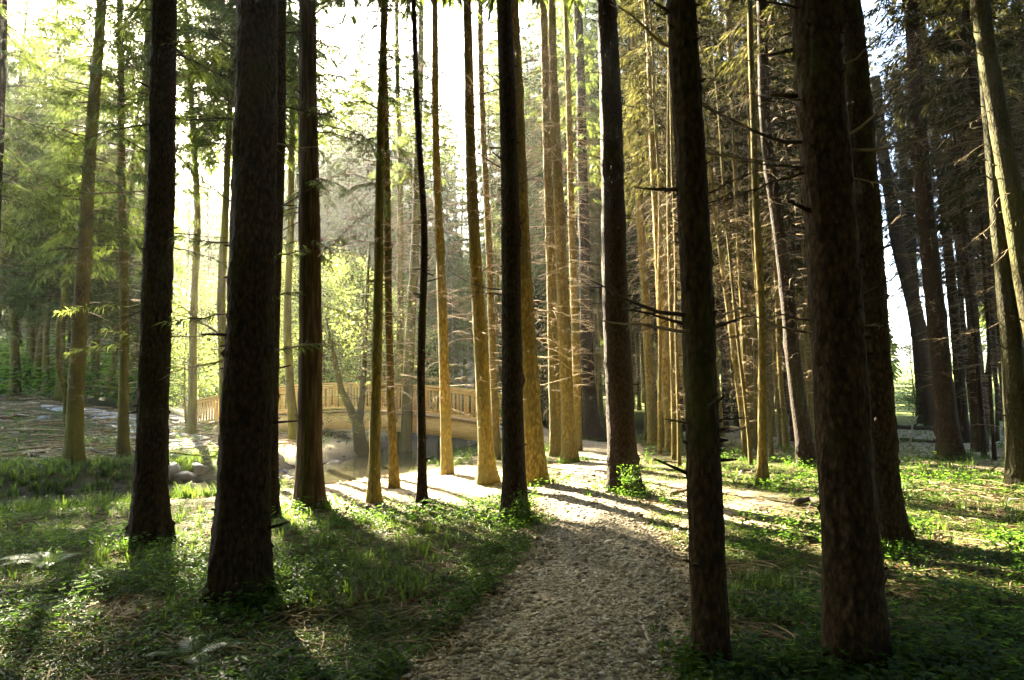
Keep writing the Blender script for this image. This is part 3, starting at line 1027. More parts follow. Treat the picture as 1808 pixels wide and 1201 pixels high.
for ti, (key, px, py, wl, xt, wt, bark, crown, cz, tw, ref, label) in enumerate(TREES):
    if key in ('T16', 'T19'):
        d = ray(px, py)
        Y_ = CAM_Z / -d[2] * 1.0
        P0 = np.array([d[0] * Y_, Y_, H1(d[0] * Y_, Y_)])
    else:
        P0 = ground_at(px, py)
    Y_ = P0[1]
    Tp = at_depth(xt, 0, Y_)
    v = Tp - P0
    H = {'hi': 19.0, 'fine': 19.5, 'low': 20.0, 'thin': 20.5, 'br': 17.0, None: 14.0}[crown] + (ti * 37 % 10) * 0.2
    if key in ('T17', 'T6'):
        H = max(12.0, v[2] + 1)
    if key in ('R2', 'L3'):
        H = max(v[2] * 1.05, 3.0) if key == 'R2' else 4.8
    if crown == 'hi':
        cz = max(cz, v[2] + 2.3)
        H = max(H, cz + 9.0)
    topv = v / v[2] * H
    dep0, dep1 = Y_ * fw[1] + (P0[2] + 0.8 - CAM_Z) * fw[2], Y_ * fw[1] + (Tp[2] - CAM_Z) * fw[2]
    rb, rt_ = wl / 2 * dep0 / F_PX, wt / 2 * dep1 / F_PX
    ht = v[2]
    if H > ht:
        re_ = max(0.012, min(rt_ * 0.8, rt_ * (1 - (H - ht) / (H * 0.95 + 1e-6) * 0.85)))
        prof = ([0, 0.8, ht, H], [rb * 1.04, rb, rt_, re_])
    else:
        prof = ([0, 0.8, H], [rb, rb, rb + (rt_ - rb) * H / ht])
    near = Y_ < 13
    seg, step = (56, 0.035) if Y_ < 8.2 else ((18, 0.13) if near else (11, 0.25))
    flare = {'T2': 0.42, 'T16': 0.25, 'T19': 0.40, 'T14': 1.5, 'T11': 0.55, 'T15': 0.55, 'T3': 0.7, 'T13': 0.8, 'T21': 0.8}.get(key, 0.9 if near else 0.6)
    fh = 0.30 if near else 0.45
    bend = {'R9': 0.12, 'T18': 0.10, 'R13': 0.08, 'R14': 0.08, 'T6': 0.05, 'L3': 0.1, 'T20': 0.03}.get(key, 0.015 if rb > 0.06 else 0.04)
    root, pts, rad = add_tree(P0, topv, prof, bark, crown, cz, tw, 'spruce_tree' if key not in ('T3', 'R2', 'L3', 'F1', 'F2') else ('sapling' if key in ('R2', 'L3') else 'tree'),
                              label, 'tree' if key not in ('R2', 'L3') else 'sapling', None, seg, step, 11 + ti, flare, fh, bend, crot=ti * 2.1)
    if crown in ('br', 'thin', 'low'):
        root['group'] = None or root.get('group', '')
        if not root['group']:
            del root['group']
    HERO[key] = (root, P0, pts, prof, Y_)
    if ref:
        REFS[key] = ref


# limbs that the photograph shows one by one: (trunk px, py) -> (tip px, py), radius m, sag
LIMBS = {
    'T16': [(1180, 558, 1042, 495, .016), (1184, 575, 1098, 545, .013), (1186, 590, 1062, 566, .015), (1160, 328, 1120, 330, .016),
            (1240, 570, 1312, 543, .012), (1240, 584, 1330, 557, .014), (1243, 612, 1320, 588, .011), (1262, 748, 1322, 738, .011), (1264, 762, 1318, 755, .009),
            (1170, 90, 1080, 0, .014), (1165, 30, 1118, -20, .012), (1206, 160, 1330, 230, .010), (1206, 180, 1300, 90, .009),
            (1215, 270, 1400, 285, .010), (1222, 350, 1340, 300, .009), (1225, 362, 1290, 340, .009), (1190, 745, 1172, 740, .012), (1285, 1045, 1340, 1048, .010), (1292, 1075, 1350, 1100, .008)],
    'T19': [(1405, 262, 1212, 158, .014), (1402, 292, 1225, 372, .010), (1408, 300, 1300, 285, .010), (1410, 250, 1330, 178, .010), (1400, 180, 1320, 165, .008),
            (1425, 583, 1272, 522, .011), (1428, 570, 1345, 542, .009), (1486, 258, 1620, 130, .013), (1488, 268, 1720, 205, .011), (1490, 285, 1580, 330, .009),
            (1495, 550, 1600, 470, .011), (1493, 540, 1580, 520, .009), (1395, 30, 1290, -10, .012), (1480, 140, 1580, 40, .010), (1545, 1110, 1640, 1098, .010), (1500, 565, 1560, 575, .009)],
    'T20': [(1490, 330, 1570, 250, .010), (1500, 420, 1590, 380, .009), (1575, 730, 1520, 720, .007), (1535, 620, 1600, 560, .008), (1470, 210, 1440, 150, .008)],
    'T10': [(868, 155, 800, 175, .010), (872, 300, 820, 245, .010), (880, 510, 790, 478, .012), (882, 520, 810, 515, .009), (870, 165, 835, 110, .008), (897, 170, 960, 120, .008), (905, 330, 970, 300, .008), (912, 500, 975, 480, .009), (868, 60, 830, 20, .008)],
    'T11': [(925, 120, 985, 60, .010), (935, 300, 990, 250, .010), (940, 420, 1010, 395, .009), (925, 500, 890, 470, .008), (948, 560, 1005, 540, .009), (920, 240, 880, 200, .008)],
    'T15': [(1062, 130, 985, 125, .013), (1088, 90, 1160, 60, .012), (1090, 140, 1165, 125, .012), (1092, 180, 1170, 180, .011), (1066, 198, 985, 180, .010), (1060, 80, 1000, 130, .012), (1095, 285, 1175, 250, .010), (1070, 290, 1000, 250, .010),
            (1070, 470, 1000, 455, .009), (1108, 440, 1170, 430, .010), (1075, 540, 1010, 530, .009), (1110, 480, 1150, 470, .009), (1064, 385, 995, 385, .009), (1102, 385, 1160, 370, .009), (1125, 850, 1150, 838, .014)],
    'T1': [(247, 533, 100, 552, .012), (247, 590, 183, 580, .010), (247, 600, 118, 622, .011), (255, 410, 195, 402, .009), (262, 280, 150, 200, .010), (255, 345, 0, 270, .012), (300, 205, 430, 210, .012), (292, 415, 400, 420, .010), (290, 430, 400, 470, .010), (296, 330, 330, 290, .009), (262, 210, 200, 60, .010), (302, 130, 420, 100, .009), (288, 600, 390, 590, .009), (246, 540, 180, 560, .008)],
    'T2': [(405, 612, 302, 530, .014), (402, 555, 290, 568, .010), (408, 630, 295, 650, .012), (425, 370, 330, 290, .011), (428, 215, 320, 205, .011), (430, 120, 330, 10, .011), (500, 185, 600, 210, .011), (498, 245, 560, 260, .010), (490, 440, 545, 440, .010), (492, 375, 570, 320, .012), (486, 530, 525, 515, .010), (482, 620, 590, 605, .013), (503, 60, 570, 62, .010), (410, 420, 310, 415, .009)],
    'T3': [(548, 75, 640, 55, .010), (545, 80, 620, 20, .010), (548, 160, 660, 60, .010), (550, 260, 650, 160, .011), (552, 415, 640, 412, .010), (553, 470, 640, 380, .010), (556, 530, 630, 560, .010), (525, 150, 500, 150, .009), (556, 615, 620, 600, .011), (520, 370, 480, 380, .009), (560, 880, 600, 900, .008), (518, 850, 480, 860, .009)],
    'T22': [(1750, 380, 1700, 440, .008), (1765, 500, 1720, 520, .008), (1740, 250, 1650, 300, .008), (1745, 300, 1820, 330, .008), (1738, 200, 1680, 215, .007), (1770, 560, 1640, 600, .007)],
    'T23': [(1770, 180, 1720, 210, .010), (1760, 100, 1690, 60, .009), (1790, 330, 1740, 370, .009), (1800, 420, 1750, 470, .009)],
    'T18': [(1380, 300, 1320, 270, .008), (1390, 420, 1330, 450, .008), (1370, 200, 1440, 160, .008), (1395, 500, 1460, 480, .007)],
    'T4': [(670, 330, 600, 290, .007), (668, 430, 610, 460, .007), (665, 560, 600, 600, .007), (672, 180, 720, 150, .006), (664, 640, 560, 690, .007)],
    'T6': [(735, 640, 680, 720, .006), (740, 700, 650, 740, .006), (742, 720, 660, 735, .005), (733, 420, 680, 390, .005)],
    'T8': [(845, 330, 800, 300, .007), (848, 450, 900, 420, .007), (850, 520, 780, 540, .007), (838, 200, 790, 160, .007)],
    'T7': [(776, 210, 810, 90, .007), (783, 480, 745, 520, .006), (787, 560, 720, 600, .006)],
    'T17': [(1334, 182, 1395, 184, .008), (1334, 300, 1290, 340, .006), (1338, 420, 1375, 400, .006)],
}
for key, lst in LIMBS.items():
    root, P0, pts, prof, Y_ = HERO[key]
    rr = np.random.default_rng(sum(map(ord, key)))
    for li, (x0, y0, x1, y1, rad_) in enumerate(lst):
        # start on the trunk's axis at the height that matches; tip a little nearer or farther than the trunk
        a = at_depth(x0, y0, Y_)
        hz = a[2] - P0[2]
        kk = np.clip(np.interp(hz, pts[:, 2], np.arange(len(pts))), 0, len(pts) - 1)
        ax_ = np.array([np.interp(kk, np.arange(len(pts)), pts[:, c]) for c in range(3)])
        Lp = math.hypot(x1 - x0, y1 - y0) / F_PX * Y_
        b_ = at_depth(x1, y1, Y_ + rr.uniform(-0.45, 0.55) * Lp) - P0
        L = np.linalg.norm(b_ - ax_)
        n = 9
        s_ = np.linspace(0, 1, n)
        p = ax_[None] + s_[:, None] * (b_ - ax_)[None]
        sag = rr.uniform(-0.10, 0.04) * L
        p[:, 2] += sag * np.sin(s_ * np.pi)
        w_ = np.cumsum(rr.normal(0, 0.012 * L, (n, 3)), 0)
        w_ -= s_[:, None] * w_[-1][None]
        p += w_
        mb = MB()
        mb.tube(p, np.linspace(rad_, rad_ * 0.25, n), 6)
        for k_ in range(int(3 + 5 * min(L, 1.6))):
            f = rr.uniform(0.3, 0.97)
            c0 = p[int(f * (n - 1))]
            dr = (b_ - ax_) / L
            sdv = np.cross(dr, [0, 0, 1.0]) * rr.choice([-1, 1])
            l2 = L * rr.uniform(0.08, 0.28)
            e_ = c0 + (dr * rr.uniform(0.4, 0.9) + sdv * rr.uniform(0.2, 0.8) + np.array([0, 0, rr.uniform(-0.6, 0.3)])) * l2
            mid = (c0 + e_) / 2 + rr.normal(0, 0.04 * l2, 3)
            mb.tube([c0, mid, e_], [rad_ * 0.38, rad_ * 0.28, rad_ * 0.12], 4, cap=False)
        green = key == 'T1' and li in (0, 1, 2)
        sunny = key in ('T4', 'T6', 'T7', 'T8', 'T17', 'T11', 'T3', 'T22', 'T23')  # these trees get paler limb wood, sunlight put into the colour
        mats = [MOSSLIMB if green else (TWIG if sunny or rr.uniform() < 0.35 else LIMB)]
        if green or (key in ('T1', 'T2', 'T3') and rr.uniform() < 0.55 and y1 < 640):
            # a few living sprays near the tip
            nn = int(60 * L)
            f = rr.uniform(0.35, 1, nn)
            ii = np.minimum((f * (n - 1)).astype(int), n - 2)
            base = p[ii] + (p[ii + 1] - p[ii]) * (f * (n - 1) - ii)[:, None]
            dirs = (b_ - ax_)[None] / L * 0.7 + rr.normal(0, 0.45, (nn, 3))
            dirs[:, 2] -= 0.35
            v_, q_ = kites(base, dirs, rr.uniform(0.04, 0.13, nn), rr.uniform(0.004, 0.009, nn), rr)
            mb.add(v_, q_, None, 1)
            mats.append(LEAF if green else NEEDLE)
        o_ = link('branch', mb.mesh('branch', mats), root)
        if green:
            o_['label'] = 'mossy yellow-green branch with a few living sprigs'

# forked mossy tree beside the stream, bright young leaves
FK = ground_at(640, 806)
Yf = FK[1]
fk = empty('forked_tree', FK, 'short mossy tree forking into two limbs at the bright stream edge', 'tree')
mid = at_depth(632, 752, Yf) - FK
lt = at_depth(603, 690, Yf) - FK
rt2 = at_depth(640, 700, Yf + 0.3) - FK
rt3 = at_depth(652, 430, Yf + 0.6) - FK
up3 = at_depth(575, 560, Yf - 0.3) - FK
mb = MB()
mb.tube([np.array([0, 0, -0.1]), mid * 0.25, mid * 0.6, mid * 1.02], [.34, .27, .23, .22], 14)
link('trunk', mb.mesh('trunk', [BARK_MOSS], True), fk)
mb = MB()
mb.tube([mid * 0.94, mid * 0.5 + lt * 0.5 + np.array([0.02, 0, .0]), lt, lt * 0.4 + up3 * 0.6, up3], [.17, .14, .11, .07, .03], 10)
link('limb', mb.mesh('limb', [BARK_MOSS], True), fk)
mb = MB()
mb.tube([mid * 0.94, rt2, rt2 * 0.5 + rt3 * 0.5, rt3], [.15, .11, .08, .04], 10)
link('limb', mb.mesh('limb', [BARK_MOSS], True), fk)
link('crown', broadleaf_crown(0.9, 6.0, 2.0, 60, 301, per=16, leaf=0.05), fk)

# ------------------------------------------------------------------ trees of the background
BG_BARK = {'g': BARK_GOLDLIT, 'd': BARK_DARK, 'm': BARK_MOSS}
PROTO = {}


def proto_trunk(kind, i):
    if (kind, i) not in PROTO:
        r = np.random.default_rng(400 + i + ord(kind) * 7)
        H = 18.0
        me_, _, _ = trunk_mesh(None, np.array([0.0, 0.0, H]), 0.135, 0.02, 9, 0.5, 0.6, 0.4, 400 + i * 3 + ord(kind), 0.05 + 0.03 * i, BG_BARK[kind], prof=([0, 1, 12, 18], [0.14, 0.13, 0.075, 0.02]))
        PROTO[(kind, i)] = me_
    return PROTO[(kind, i)]


placed = [HERO[k_][1][:2] for k_ in HERO]
bg_list = []


def to_px(p):
    d = np.asarray(p, float) - np.array([0, 0, CAM_Z])
    z = d @ fw
    return W_PX / 2 + F_PX * (d @ rt) / z, H_PX / 2 - F_PX * (d @ up) / z


# the stand is thinned where the sun comes in over the stream to the clearing, the path and the floor to the right
_gl = np.random.default_rng(3)
GLADE = np.concatenate([np.stack([_gl.uniform(-4.5, 1, 40), _gl.uniform(9.5, 16, 40)], -1), np.stack([_gl.uniform(0.5, 3, 25), _gl.uniform(9, 19, 25)], -1), np.stack([_gl.uniform(3, 10, 30), _gl.uniform(8, 16, 30)], -1)])
SH = SUN[:2] / np.linalg.norm(SUN[:2])
TAN_EL = SUN[2] / np.linalg.norm(SUN[:2])


def glade_shade(x, y, z0, z1, R):
    q_ = np.array([x, y]) - GLADE
    t = q_ @ SH
    lat = np.abs(q_[:, 0] * SH[1] - q_[:, 1] * SH[0])
    z = t * TAN_EL
    return ((t > 0) & (lat < R) & (z > z0) & (z < z1)).mean()


def try_bg(px, Y_, zone, kind, crown, cz, twset, sc_, min_d=1.5, lean=0.03, shade_ok=0.004):
    x = (px - W_PX / 2) / F_PX * Y_
    if crown and glade_shade(x, Y_, cz * sc_ * 0.9, 18.6 * sc_ * 1.12, 1.3 * sc_) > shade_ok:
        return False
    if any((x - a[0]) ** 2 + (Y_ - a[1]) ** 2 < min_d ** 2 for a in placed):
        return False
    dS = seg_dist(np.array([x]), np.array([Y_]), STREAM)[0][0]
    dP = seg_dist(np.array([x]), np.array([Y_]), PATH)[0][0]
    dR = seg_dist(np.array([x]), np.array([Y_]), ROAD)[0][0]
    if dS < 1.8 or dP < 1.8 or dR < 2.2:
        return False
    q_ = np.array([x, Y_]) - BR0
    if -1.5 < q_ @ bt < BL + 1.0 and abs(q_ @ bn) < 1.6:
        return False
    placed.append(np.array([x, Y_]))
    bg_list.append(dict(px=px, x=x, Y=Y_, zone=zone, kind=kind, crown=crown, cz=cz, tw=twset, sc=sc_, lean=lean))
    return True


rb = np.random.default_rng(99)


def fill(count, px0, px1, y0, y1, **kw):
    ok = tries = 0
    while ok < count and tries < count * 40:
        tries += 1
        px = rb.uniform(px0, px1)
        Y_ = math.sqrt(rb.uniform(y0 ** 2, y1 ** 2))
        if try_bg(px, Y_, **kw):
            ok += 1


# wooded slope across the stream
fill(22, -60, 330, 26, 42, zone='left', kind='m', crown='low', cz=3.2, twset='d', sc_=1.05, min_d=2.0)
fill(18, -80, 440, 42, 66, zone='left', kind='d', crown='low', cz=2.2, twset=None, sc_=1.35, min_d=2.3)
fill(7, 440, 640, 36, 42, zone='mid', kind='m', crown='low', cz=1.5, twset='s', sc_=0.5, min_d=1.6)
fill(22, 430, 690, 50, 64, zone='left', kind='m', crown='dense', cz=2.0, twset=None, sc_=1.25, min_d=1.8, shade_ok=0.0)
fill(8, 640, 720, 33, 50, zone='mid', kind='g', crown='thin', cz=4.0, twset='s', sc_=0.7, min_d=2.0)
fill(13, 720, 890, 30, 50, zone='mid', kind='g', crown='low', cz=1.2, twset='s', sc_=0.55, min_d=1.8)
# trees added over the water so their crowns shade the near forest floor
for px_, Y__ in ((440, 22.6), (284, 20.5), (475, 20.8), (520, 23.6), (398, 20.6), (340, 22.5), (425, 24.6)):
    high = px_ in (475, 520)
    try_bg(px_, Y__, zone='left', kind='m', crown='low' if px_ in (398, 425, 284) else 'hi', cz=10.6 if high else 9.4, twset=None, sc_=1.1, min_d=1.0, shade_ok=1)
# sunny stand beyond the bridge end
fill(30, 960, 1130, 31, 56, zone='mid', kind='g', crown='dense', cz=4.5, twset='d', sc_=1.35, min_d=1.5)
fill(16, 872, 1010, 35, 56, zone='mid', kind='g', crown='dense', cz=4.5, twset='d', sc_=1.45, min_d=1.4, shade_ok=0.06)
fill(4, 705, 860, 52, 66, zone='mid', kind='m', crown='thin', cz=5.0, twset=None, sc_=1.5, min_d=2.5, shade_ok=0.1)
fill(5, 640, 720, 44, 60, zone='mid', kind='m', crown='dense', cz=4.5, twset=None, sc_=1.45, min_d=1.4, shade_ok=0.03)
fill(12, 470, 700, 54, 68, zone='left', kind='m', crown='dense', cz=2.5, twset=None, sc_=1.4, min_d=1.5, shade_ok=0.035)
fill(9, 700, 880, 48, 64, zone='mid', kind='m', crown='dense', cz=2.5, twset=None, sc_=1.2, min_d=1.5, shade_ok=0.02)
# dense stand to the right
fill(20, 1120, 1460, 17, 27, zone='right', kind='g', crown='br', cz=6.0, twset='d', sc_=0.85, min_d=1.35)  # golden bark here stands in for sunlit trunk rims
fill(60, 1120, 1505, 27, 52, zone='right', kind='d', crown='br', cz=5.0, twset='d', sc_=1.25, min_d=1.4)
fill(12, 1700, 1900, 14, 26, zone='right', kind='d', crown='br', cz=6.0, twset='d', sc_=0.9, min_d=1.3)
fill(38, 1755, 2000, 26, 48, zone='right', kind='d', crown='br', cz=5.0, twset='d', sc_=1.25, min_d=1.4)
fill(2, 1585, 1680, 30, 40, zone='right', kind='d', crown='br', cz=8.0, twset=None, sc_=0.8, min_d=1.4, shade_ok=1)
n_view = len(bg_list)


def low_tree(mbv, r, x, y, z, H, cz, R, n, kite, hide_trunk=False):
    """light tree for woods that read as one mass; returns needle arrays"""
    mbv.tube([np.array([x, y, z - .1]), np.array([x, y, z + H * .5]), np.array([x, y, z + H])], [0.012 * H, 0.008 * H, 0.02], 5, 1, cap=False)
    t = r.uniform(size=n) ** 1.2
    rad = R * (1 - 0.92 * t) ** 0.8 * r.uniform(0.25, 1, n) ** 0.6
    ph = np.floor(r.uniform(0, 6.283, n) * 3 + t * 40) / 3 + r.normal(0, .12, n)
    base = np.stack([x + np.cos(ph) * rad, y + np.sin(ph) * rad, z + cz + (H - cz) * t - 0.25 * rad], -1)
    d = np.stack([np.cos(ph), np.sin(ph), r.uniform(-1.3, 0.1, n)], -1)
    return base, d, r.uniform(0.6, 1.4, n) * kite, r.uniform(0.6, 1.4, n) * kite * 0.16


def wood(name, pts_, seed, n, kite, mats):
    r = np.random.default_rng(seed)
    mb = MB()
    acc = []
    for (x, y, z, H, cz, R) in pts_:
        acc.append(low_tree(mb, r, x, y, z, H, cz, R, n, kite))
    v_, q_ = kites(*[np.concatenate([a_[j] for a_ in acc]) for j in range(4)], r)
    mb.add(v_, q_, None, 0)
    return tag(link(name, mb.mesh(name, mats)), kind='stuff')


rw = np.random.default_rng(17)
fp = []
while len(fp) < 330:
    px_ = rw.uniform(-250, 1560)
    Y__ = rw.uniform(66, 125)
    x_ = (px_ - W_PX / 2) / F_PX * Y__
    H_ = rw.uniform(15, 24) * (0.62 if 690 < px_ < 880 else 1) * (0.8 if px_ > 900 else 1)
    fp.append((x_, Y__, H1(x_, Y__), H_, H_ * rw.uniform(.05, .3), H_ * .13))
while len(fp) < 395:
    px_ = rw.uniform(1100, 2100)
    if 1530 < px_ < 1760:
        continue
    Y__ = rw.uniform(52, 90)
    x_ = (px_ - W_PX / 2) / F_PX * Y__
    fp.append((x_, Y__, H1(x_, Y__), rw.uniform(15, 21), rw.uniform(5, 8), 2.2))
wood('far_forest', fp, 18, 420, 0.9, [NEEDLE, BARK_MOSS])
# the forest goes on around the viewpoint, unseen, added to block sky light
sp_ = []
while len(sp_) < 170:
    a_, d_ = rb.uniform(0, 6.283), math.sqrt(rb.uniform(2.6 ** 2, 22 ** 2))
    x_, y_ = d_ * math.sin(a_), d_ * math.cos(a_)
    if y_ > -2.5 and abs(x_) < max(y_, 0) * 0.84 + 5.6:
        continue
    if any((x_ - q_[0]) ** 2 + (y_ - q_[1]) ** 2 < 1.4 ** 2 for q_ in placed) or abs(x_) < 1.0 or seg_dist(np.array([x_]), np.array([y_]), STREAM)[0][0] < 1.7:
        continue
    placed.append(np.array([x_, y_]))
    sp_.append((x_, y_, H1(x_, y_), 20.0, 5.0, 3.4))
wood('unseen_shade_forest', sp_, 19, 1500, 0.7, [NEEDLE, BARK_DARK])
fill(30, 1125, 1540, 15, 27, zone='right', kind='g', crown=None, cz=7.0, twset='s', sc_=0.62, min_d=0.7, lean=0.02)
fill(12, 900, 1110, 19, 30, zone='mid', kind='g', crown=None, cz=7.0, twset='s', sc_=0.62, min_d=0.8, lean=0.02)
fill(12, 1690, 1900, 15, 28, zone='right', kind='d', crown=None, cz=7.0, twset='s', sc_=0.62, min_d=0.7, lean=0.02)
n_view = len(bg_list)
print('BG', n_view, {z_: sum(b['zone'] == z_ for b in bg_list) for z_ in ('left', 'mid', 'right', 'near')})

# who is seen between which named trunks: labels tell neighbours apart
spans = []
SPANS = {1.2: [], 3.5: [], 6.0: []}
for b in bg_list:
    b['hw'] = (0.13 if b['crown'] else 0.075) * b['sc'] * F_PX / max(b['Y'], 0.5)
for hz_ in SPANS:
    for key in HERO:
        root, P0, pts, prof, Y_ = HERO[key]
        p = P0 + np.array([np.interp(hz_, pts[:, 2], pts[:, c]) for c in range(3)])
        x_, _ = to_px(p)
        SPANS[hz_].append((Y_, x_, np.interp(hz_, prof[0], prof[1]) * F_PX / Y_, key))
    for b in bg_list:
        x_, _ = to_px((b['x'], b['Y'], hz_))
        SPANS[hz_].append((b['Y'], x_, b['hw'], None))
spans = SPANS[1.2]


def visible_fraction(b):
    if not -5 < b['px'] < 1813:
        return 0
    best = 0
    for hz_ in SPANS:
        c_, _ = to_px((b['x'], b['Y'], hz_))
        xs = np.linspace(c_ - b['hw'], c_ + b['hw'], 13)
        vis = np.ones(13, bool)
        for (Y_, x_, hw, kx) in SPANS[hz_]:
            if Y_ < b['Y'] - 0.01:
                vis &= ~((xs > x_ - hw) & (xs < x_ + hw))
        best = max(best, vis.mean())
    return best


ORD = ['first ', 'second ', 'third ', 'fourth ', 'fifth ', 'sixth ', 'seventh ', 'eighth ', 'ninth ', 'tenth ', 'eleventh ', 'twelfth ', 'thirteenth ', 'fourteenth ', 'fifteenth ', 'sixteenth ', 'seventeenth ', 'eighteenth ', 'nineteenth ', 'twentieth ']
ref_px = sorted((x_, REFS[kx]) for (Y_, x_, hw, kx) in spans if kx in REFS)
cnt = {}
ZONE_ADJ = {'left': 'far shaded spruce', 'mid': 'far sunlit spruce', 'right': 'slim spruce deep in the stand'}
GROUPS = {'left': 'spruces on the wooded slope across the stream', 'mid': 'sunlit spruces beyond the bridge', 'right': 'spruces of the dense stand on the right', 'near': 'spruces around the viewpoint'}
bg_list.sort(key=lambda b: b['px'])
bg_list = [b for b in bg_list if b['crown'] or visible_fraction(b) > 0.25]      # a hidden sapling is left out
for b in bg_list:
    if b['zone'] == 'near':
        b['label'] = 'tall spruce of the forest standing around the viewpoint, outside the picture'
        continue
    if visible_fraction(b) < 0.25 and b['crown']:
        b['label'] = {'left': 'tall spruce mostly hidden behind nearer trees on the wooded slope', 'mid': 'spruce mostly hidden behind nearer golden trunks beyond the bridge', 'right': 'slim spruce mostly hidden behind nearer trunks of the right-hand stand'}[b['zone']]
        continue
    lefts = [r_ for r_ in ref_px if r_[0] < b['px']]
    if lefts:
        refx, ref = lefts[-1]
        word = 'right of '
    else:
        refx, ref = ref_px[0]
        word = 'counted from the left edge towards '
    ck_ = ref + word + str(bool(b['crown']))
    c = cnt.get(ck_, 0)
    cnt[ck_] = c + 1
    adj = {'left': 'far slope spruce', 'mid': 'far sunlit spruce', 'right': 'slim far spruce'}[b['zone']] if b['crown'] else 'pole-thin sapling'
    b['label'] = f"{ORD[min(c, 19)]}{adj} {word}{ref}".replace("with whorls of broken limbs", "with broken limbs").replace('counted from the left edge towards the', 'from the left edge towards the')

bg_first = {}
rb2 = np.random.default_rng(5)
for i, b in enumerate(bg_list):
    ti = i % 4
    src = bg_first.get((b['kind'], ti, b['crown'], b['tw'], b['cz']))
    z = H1(b['x'], b['Y'])
    if src is None:
        root = empty('spruce_tree' if b['crown'] else 'spruce_sapling', (b['x'], b['Y'], z - 0.05), b['label'], 'tree' if b['crown'] else 'sapling', GROUPS[b['zone']])
        link('trunk', proto_trunk(b['kind'], ti), root)
        if b['crown']:
            lib = {'low': CROWN_LOW, 'dense': CROWN_DENSE, 'thin': CROWN_THIN, 'br': CROWN_BR, 'hi': CROWN_GAP}[b['crown']]
            ch_ = {'low': 15, 'dense': 15, 'thin': 11, 'br': 11, 'hi': 9.5}[b['crown']]
            cr_ = link('crown', lib[ti % len(lib)], root, (0, 0, b['cz']))
            cr_.scale = (1, 1, (18.6 - b['cz']) / ch_)
        if b['tw']:
            tag(link('dead_twigs', TWIGS_DENSE[ti % 3] if b['tw'] == 'd' else TWIGS[ti], root), kind='stuff')
        bg_first[(b['kind'], ti, b['crown'], b['tw'], b['cz'])] = root
    else:
        root = src.copy()
        C.objects.link(root)
        root.location = (b['x'], b['Y'], z - 0.05)
        root['label'] = b['label']
        root['group'] = GROUPS[b['zone']]
        for ch in src.children:
            c_ = ch.copy()
            C.objects.link(c_)
            c_.parent = root
    s_ = b['sc'] * rb2.uniform(0.88, 1.15)
    sw = s_ * rb2.uniform(0.75, 1.2) * (1 if b['crown'] else 0.62) * (0.85 if b['sc'] > 1.2 else 1)
    root.scale = (sw, sw, s_)
    root.rotation_euler = (rb2.normal(0, b['lean']), rb2.normal(-0.02, b['lean']), rb2.uniform(0, 6.28))

# ------------------------------------------------------------------ undergrowth: leafy bushes and young trees
BUSH = [broadleaf_crown(0.1, 1.5, 0.8, 26, 320 + i, per=34, leaf=0.05, spread=0.18, mats=(HERB, LIMB)) for i in range(2)]
YTREE = [broadleaf_crown(0.8, 6.0, 1.7, 90, 330 + i, per=40, leaf=0.06) for i in range(2)]


def young_tree(px, py, H, label, lib=None, sc_=1.0, i=0, group=None, Y_=None):
    P = ground_at(px, py) if Y_ is None else np.array([(px - W_PX / 2) / F_PX * Y_, Y_, H1((px - W_PX / 2) / F_PX * Y_, Y_)])
    root = empty('young_tree', P, label, 'tree', group)
    mb = MB()
    r = np.random.default_rng(i + 3)
    n = 8
    t = np.linspace(0, 1, n)
    pp = np.stack([np.cumsum(r.normal(0, .05, n)), np.cumsum(r.normal(0, .05, n)), t * H * 0.95 - 0.05], -1)
    pp[:, :2] -= pp[0, :2]
    mb.tube(pp, np.linspace(0.05, 0.012, n), 7)
    link('trunk', mb.mesh('trunk', [BARK_MOSS], True), root)
    c = link('crown', (lib or YTREE)[i % 2], root)
    c.scale = (sc_, sc_, H / 6.3)
    c.rotation_euler = (0, 0, i * 1.3)
    return root


young_tree(575, 800, 7.5, 'young leafy tree glowing lime green behind the ridged-bark trunk', sc_=1.1, i=0, Y_=31)
young_tree(500, 790, 6.0, 'young leafy tree in the gap between the thickest trunk and the ridged-bark trunk', sc_=1.2, i=1, Y_=31.5)
young_tree(640, 770, 8.0, 'airy leafy tree behind the bridge, brightest in the sun', sc_=1.3, i=2, Y_=33)
young_tree(600, 790, 9.0, 'tall airy leafy tree glowing behind the left part of the bridge', sc_=1.2, i=8, Y_=33.5)
young_tree(520, 790, 9.5, 'tall airy leafy tree right behind the ridged-bark trunk', sc_=1.2, i=9, Y_=35)
young_tree(690, 790, 7.5, 'leafy tree behind the bridge, seen beside the thin black trunk', sc_=1.1, i=10, Y_=32)
young_tree(480, 790, 9.0, 'leafy tree peeping out between the thickest trunk and the ridged one', sc_=1.2, i=11, Y_=34)
young_tree(740, 790, 6.0, 'pale leafy tree behind the railing right of the thin black trunk', sc_=1.0, i=12, Y_=31)
young_tree(350, 760, 7.0, 'leafy young tree at the left end of the bridge', sc_=1.2, i=3, Y_=31)
young_tree(1610, 745, 4.5, 'leafy bush-like tree at the edge of the bright meadow', sc_=1.2, i=4, Y_=38)
young_tree(1690, 745, 5.0, 'second leafy tree at the meadow edge, farther to the right', sc_=1.2, i=5, Y_=40)
young_tree(935, 770, 4.0, 'low leafy tree in shade behind the golden trunks near the bridge end', sc_=0.9, i=6, Y_=31)
young_tree(330, 745, 4.5, 'green drooping young tree beside the pale road', sc_=0.9, i=7, Y_=27)


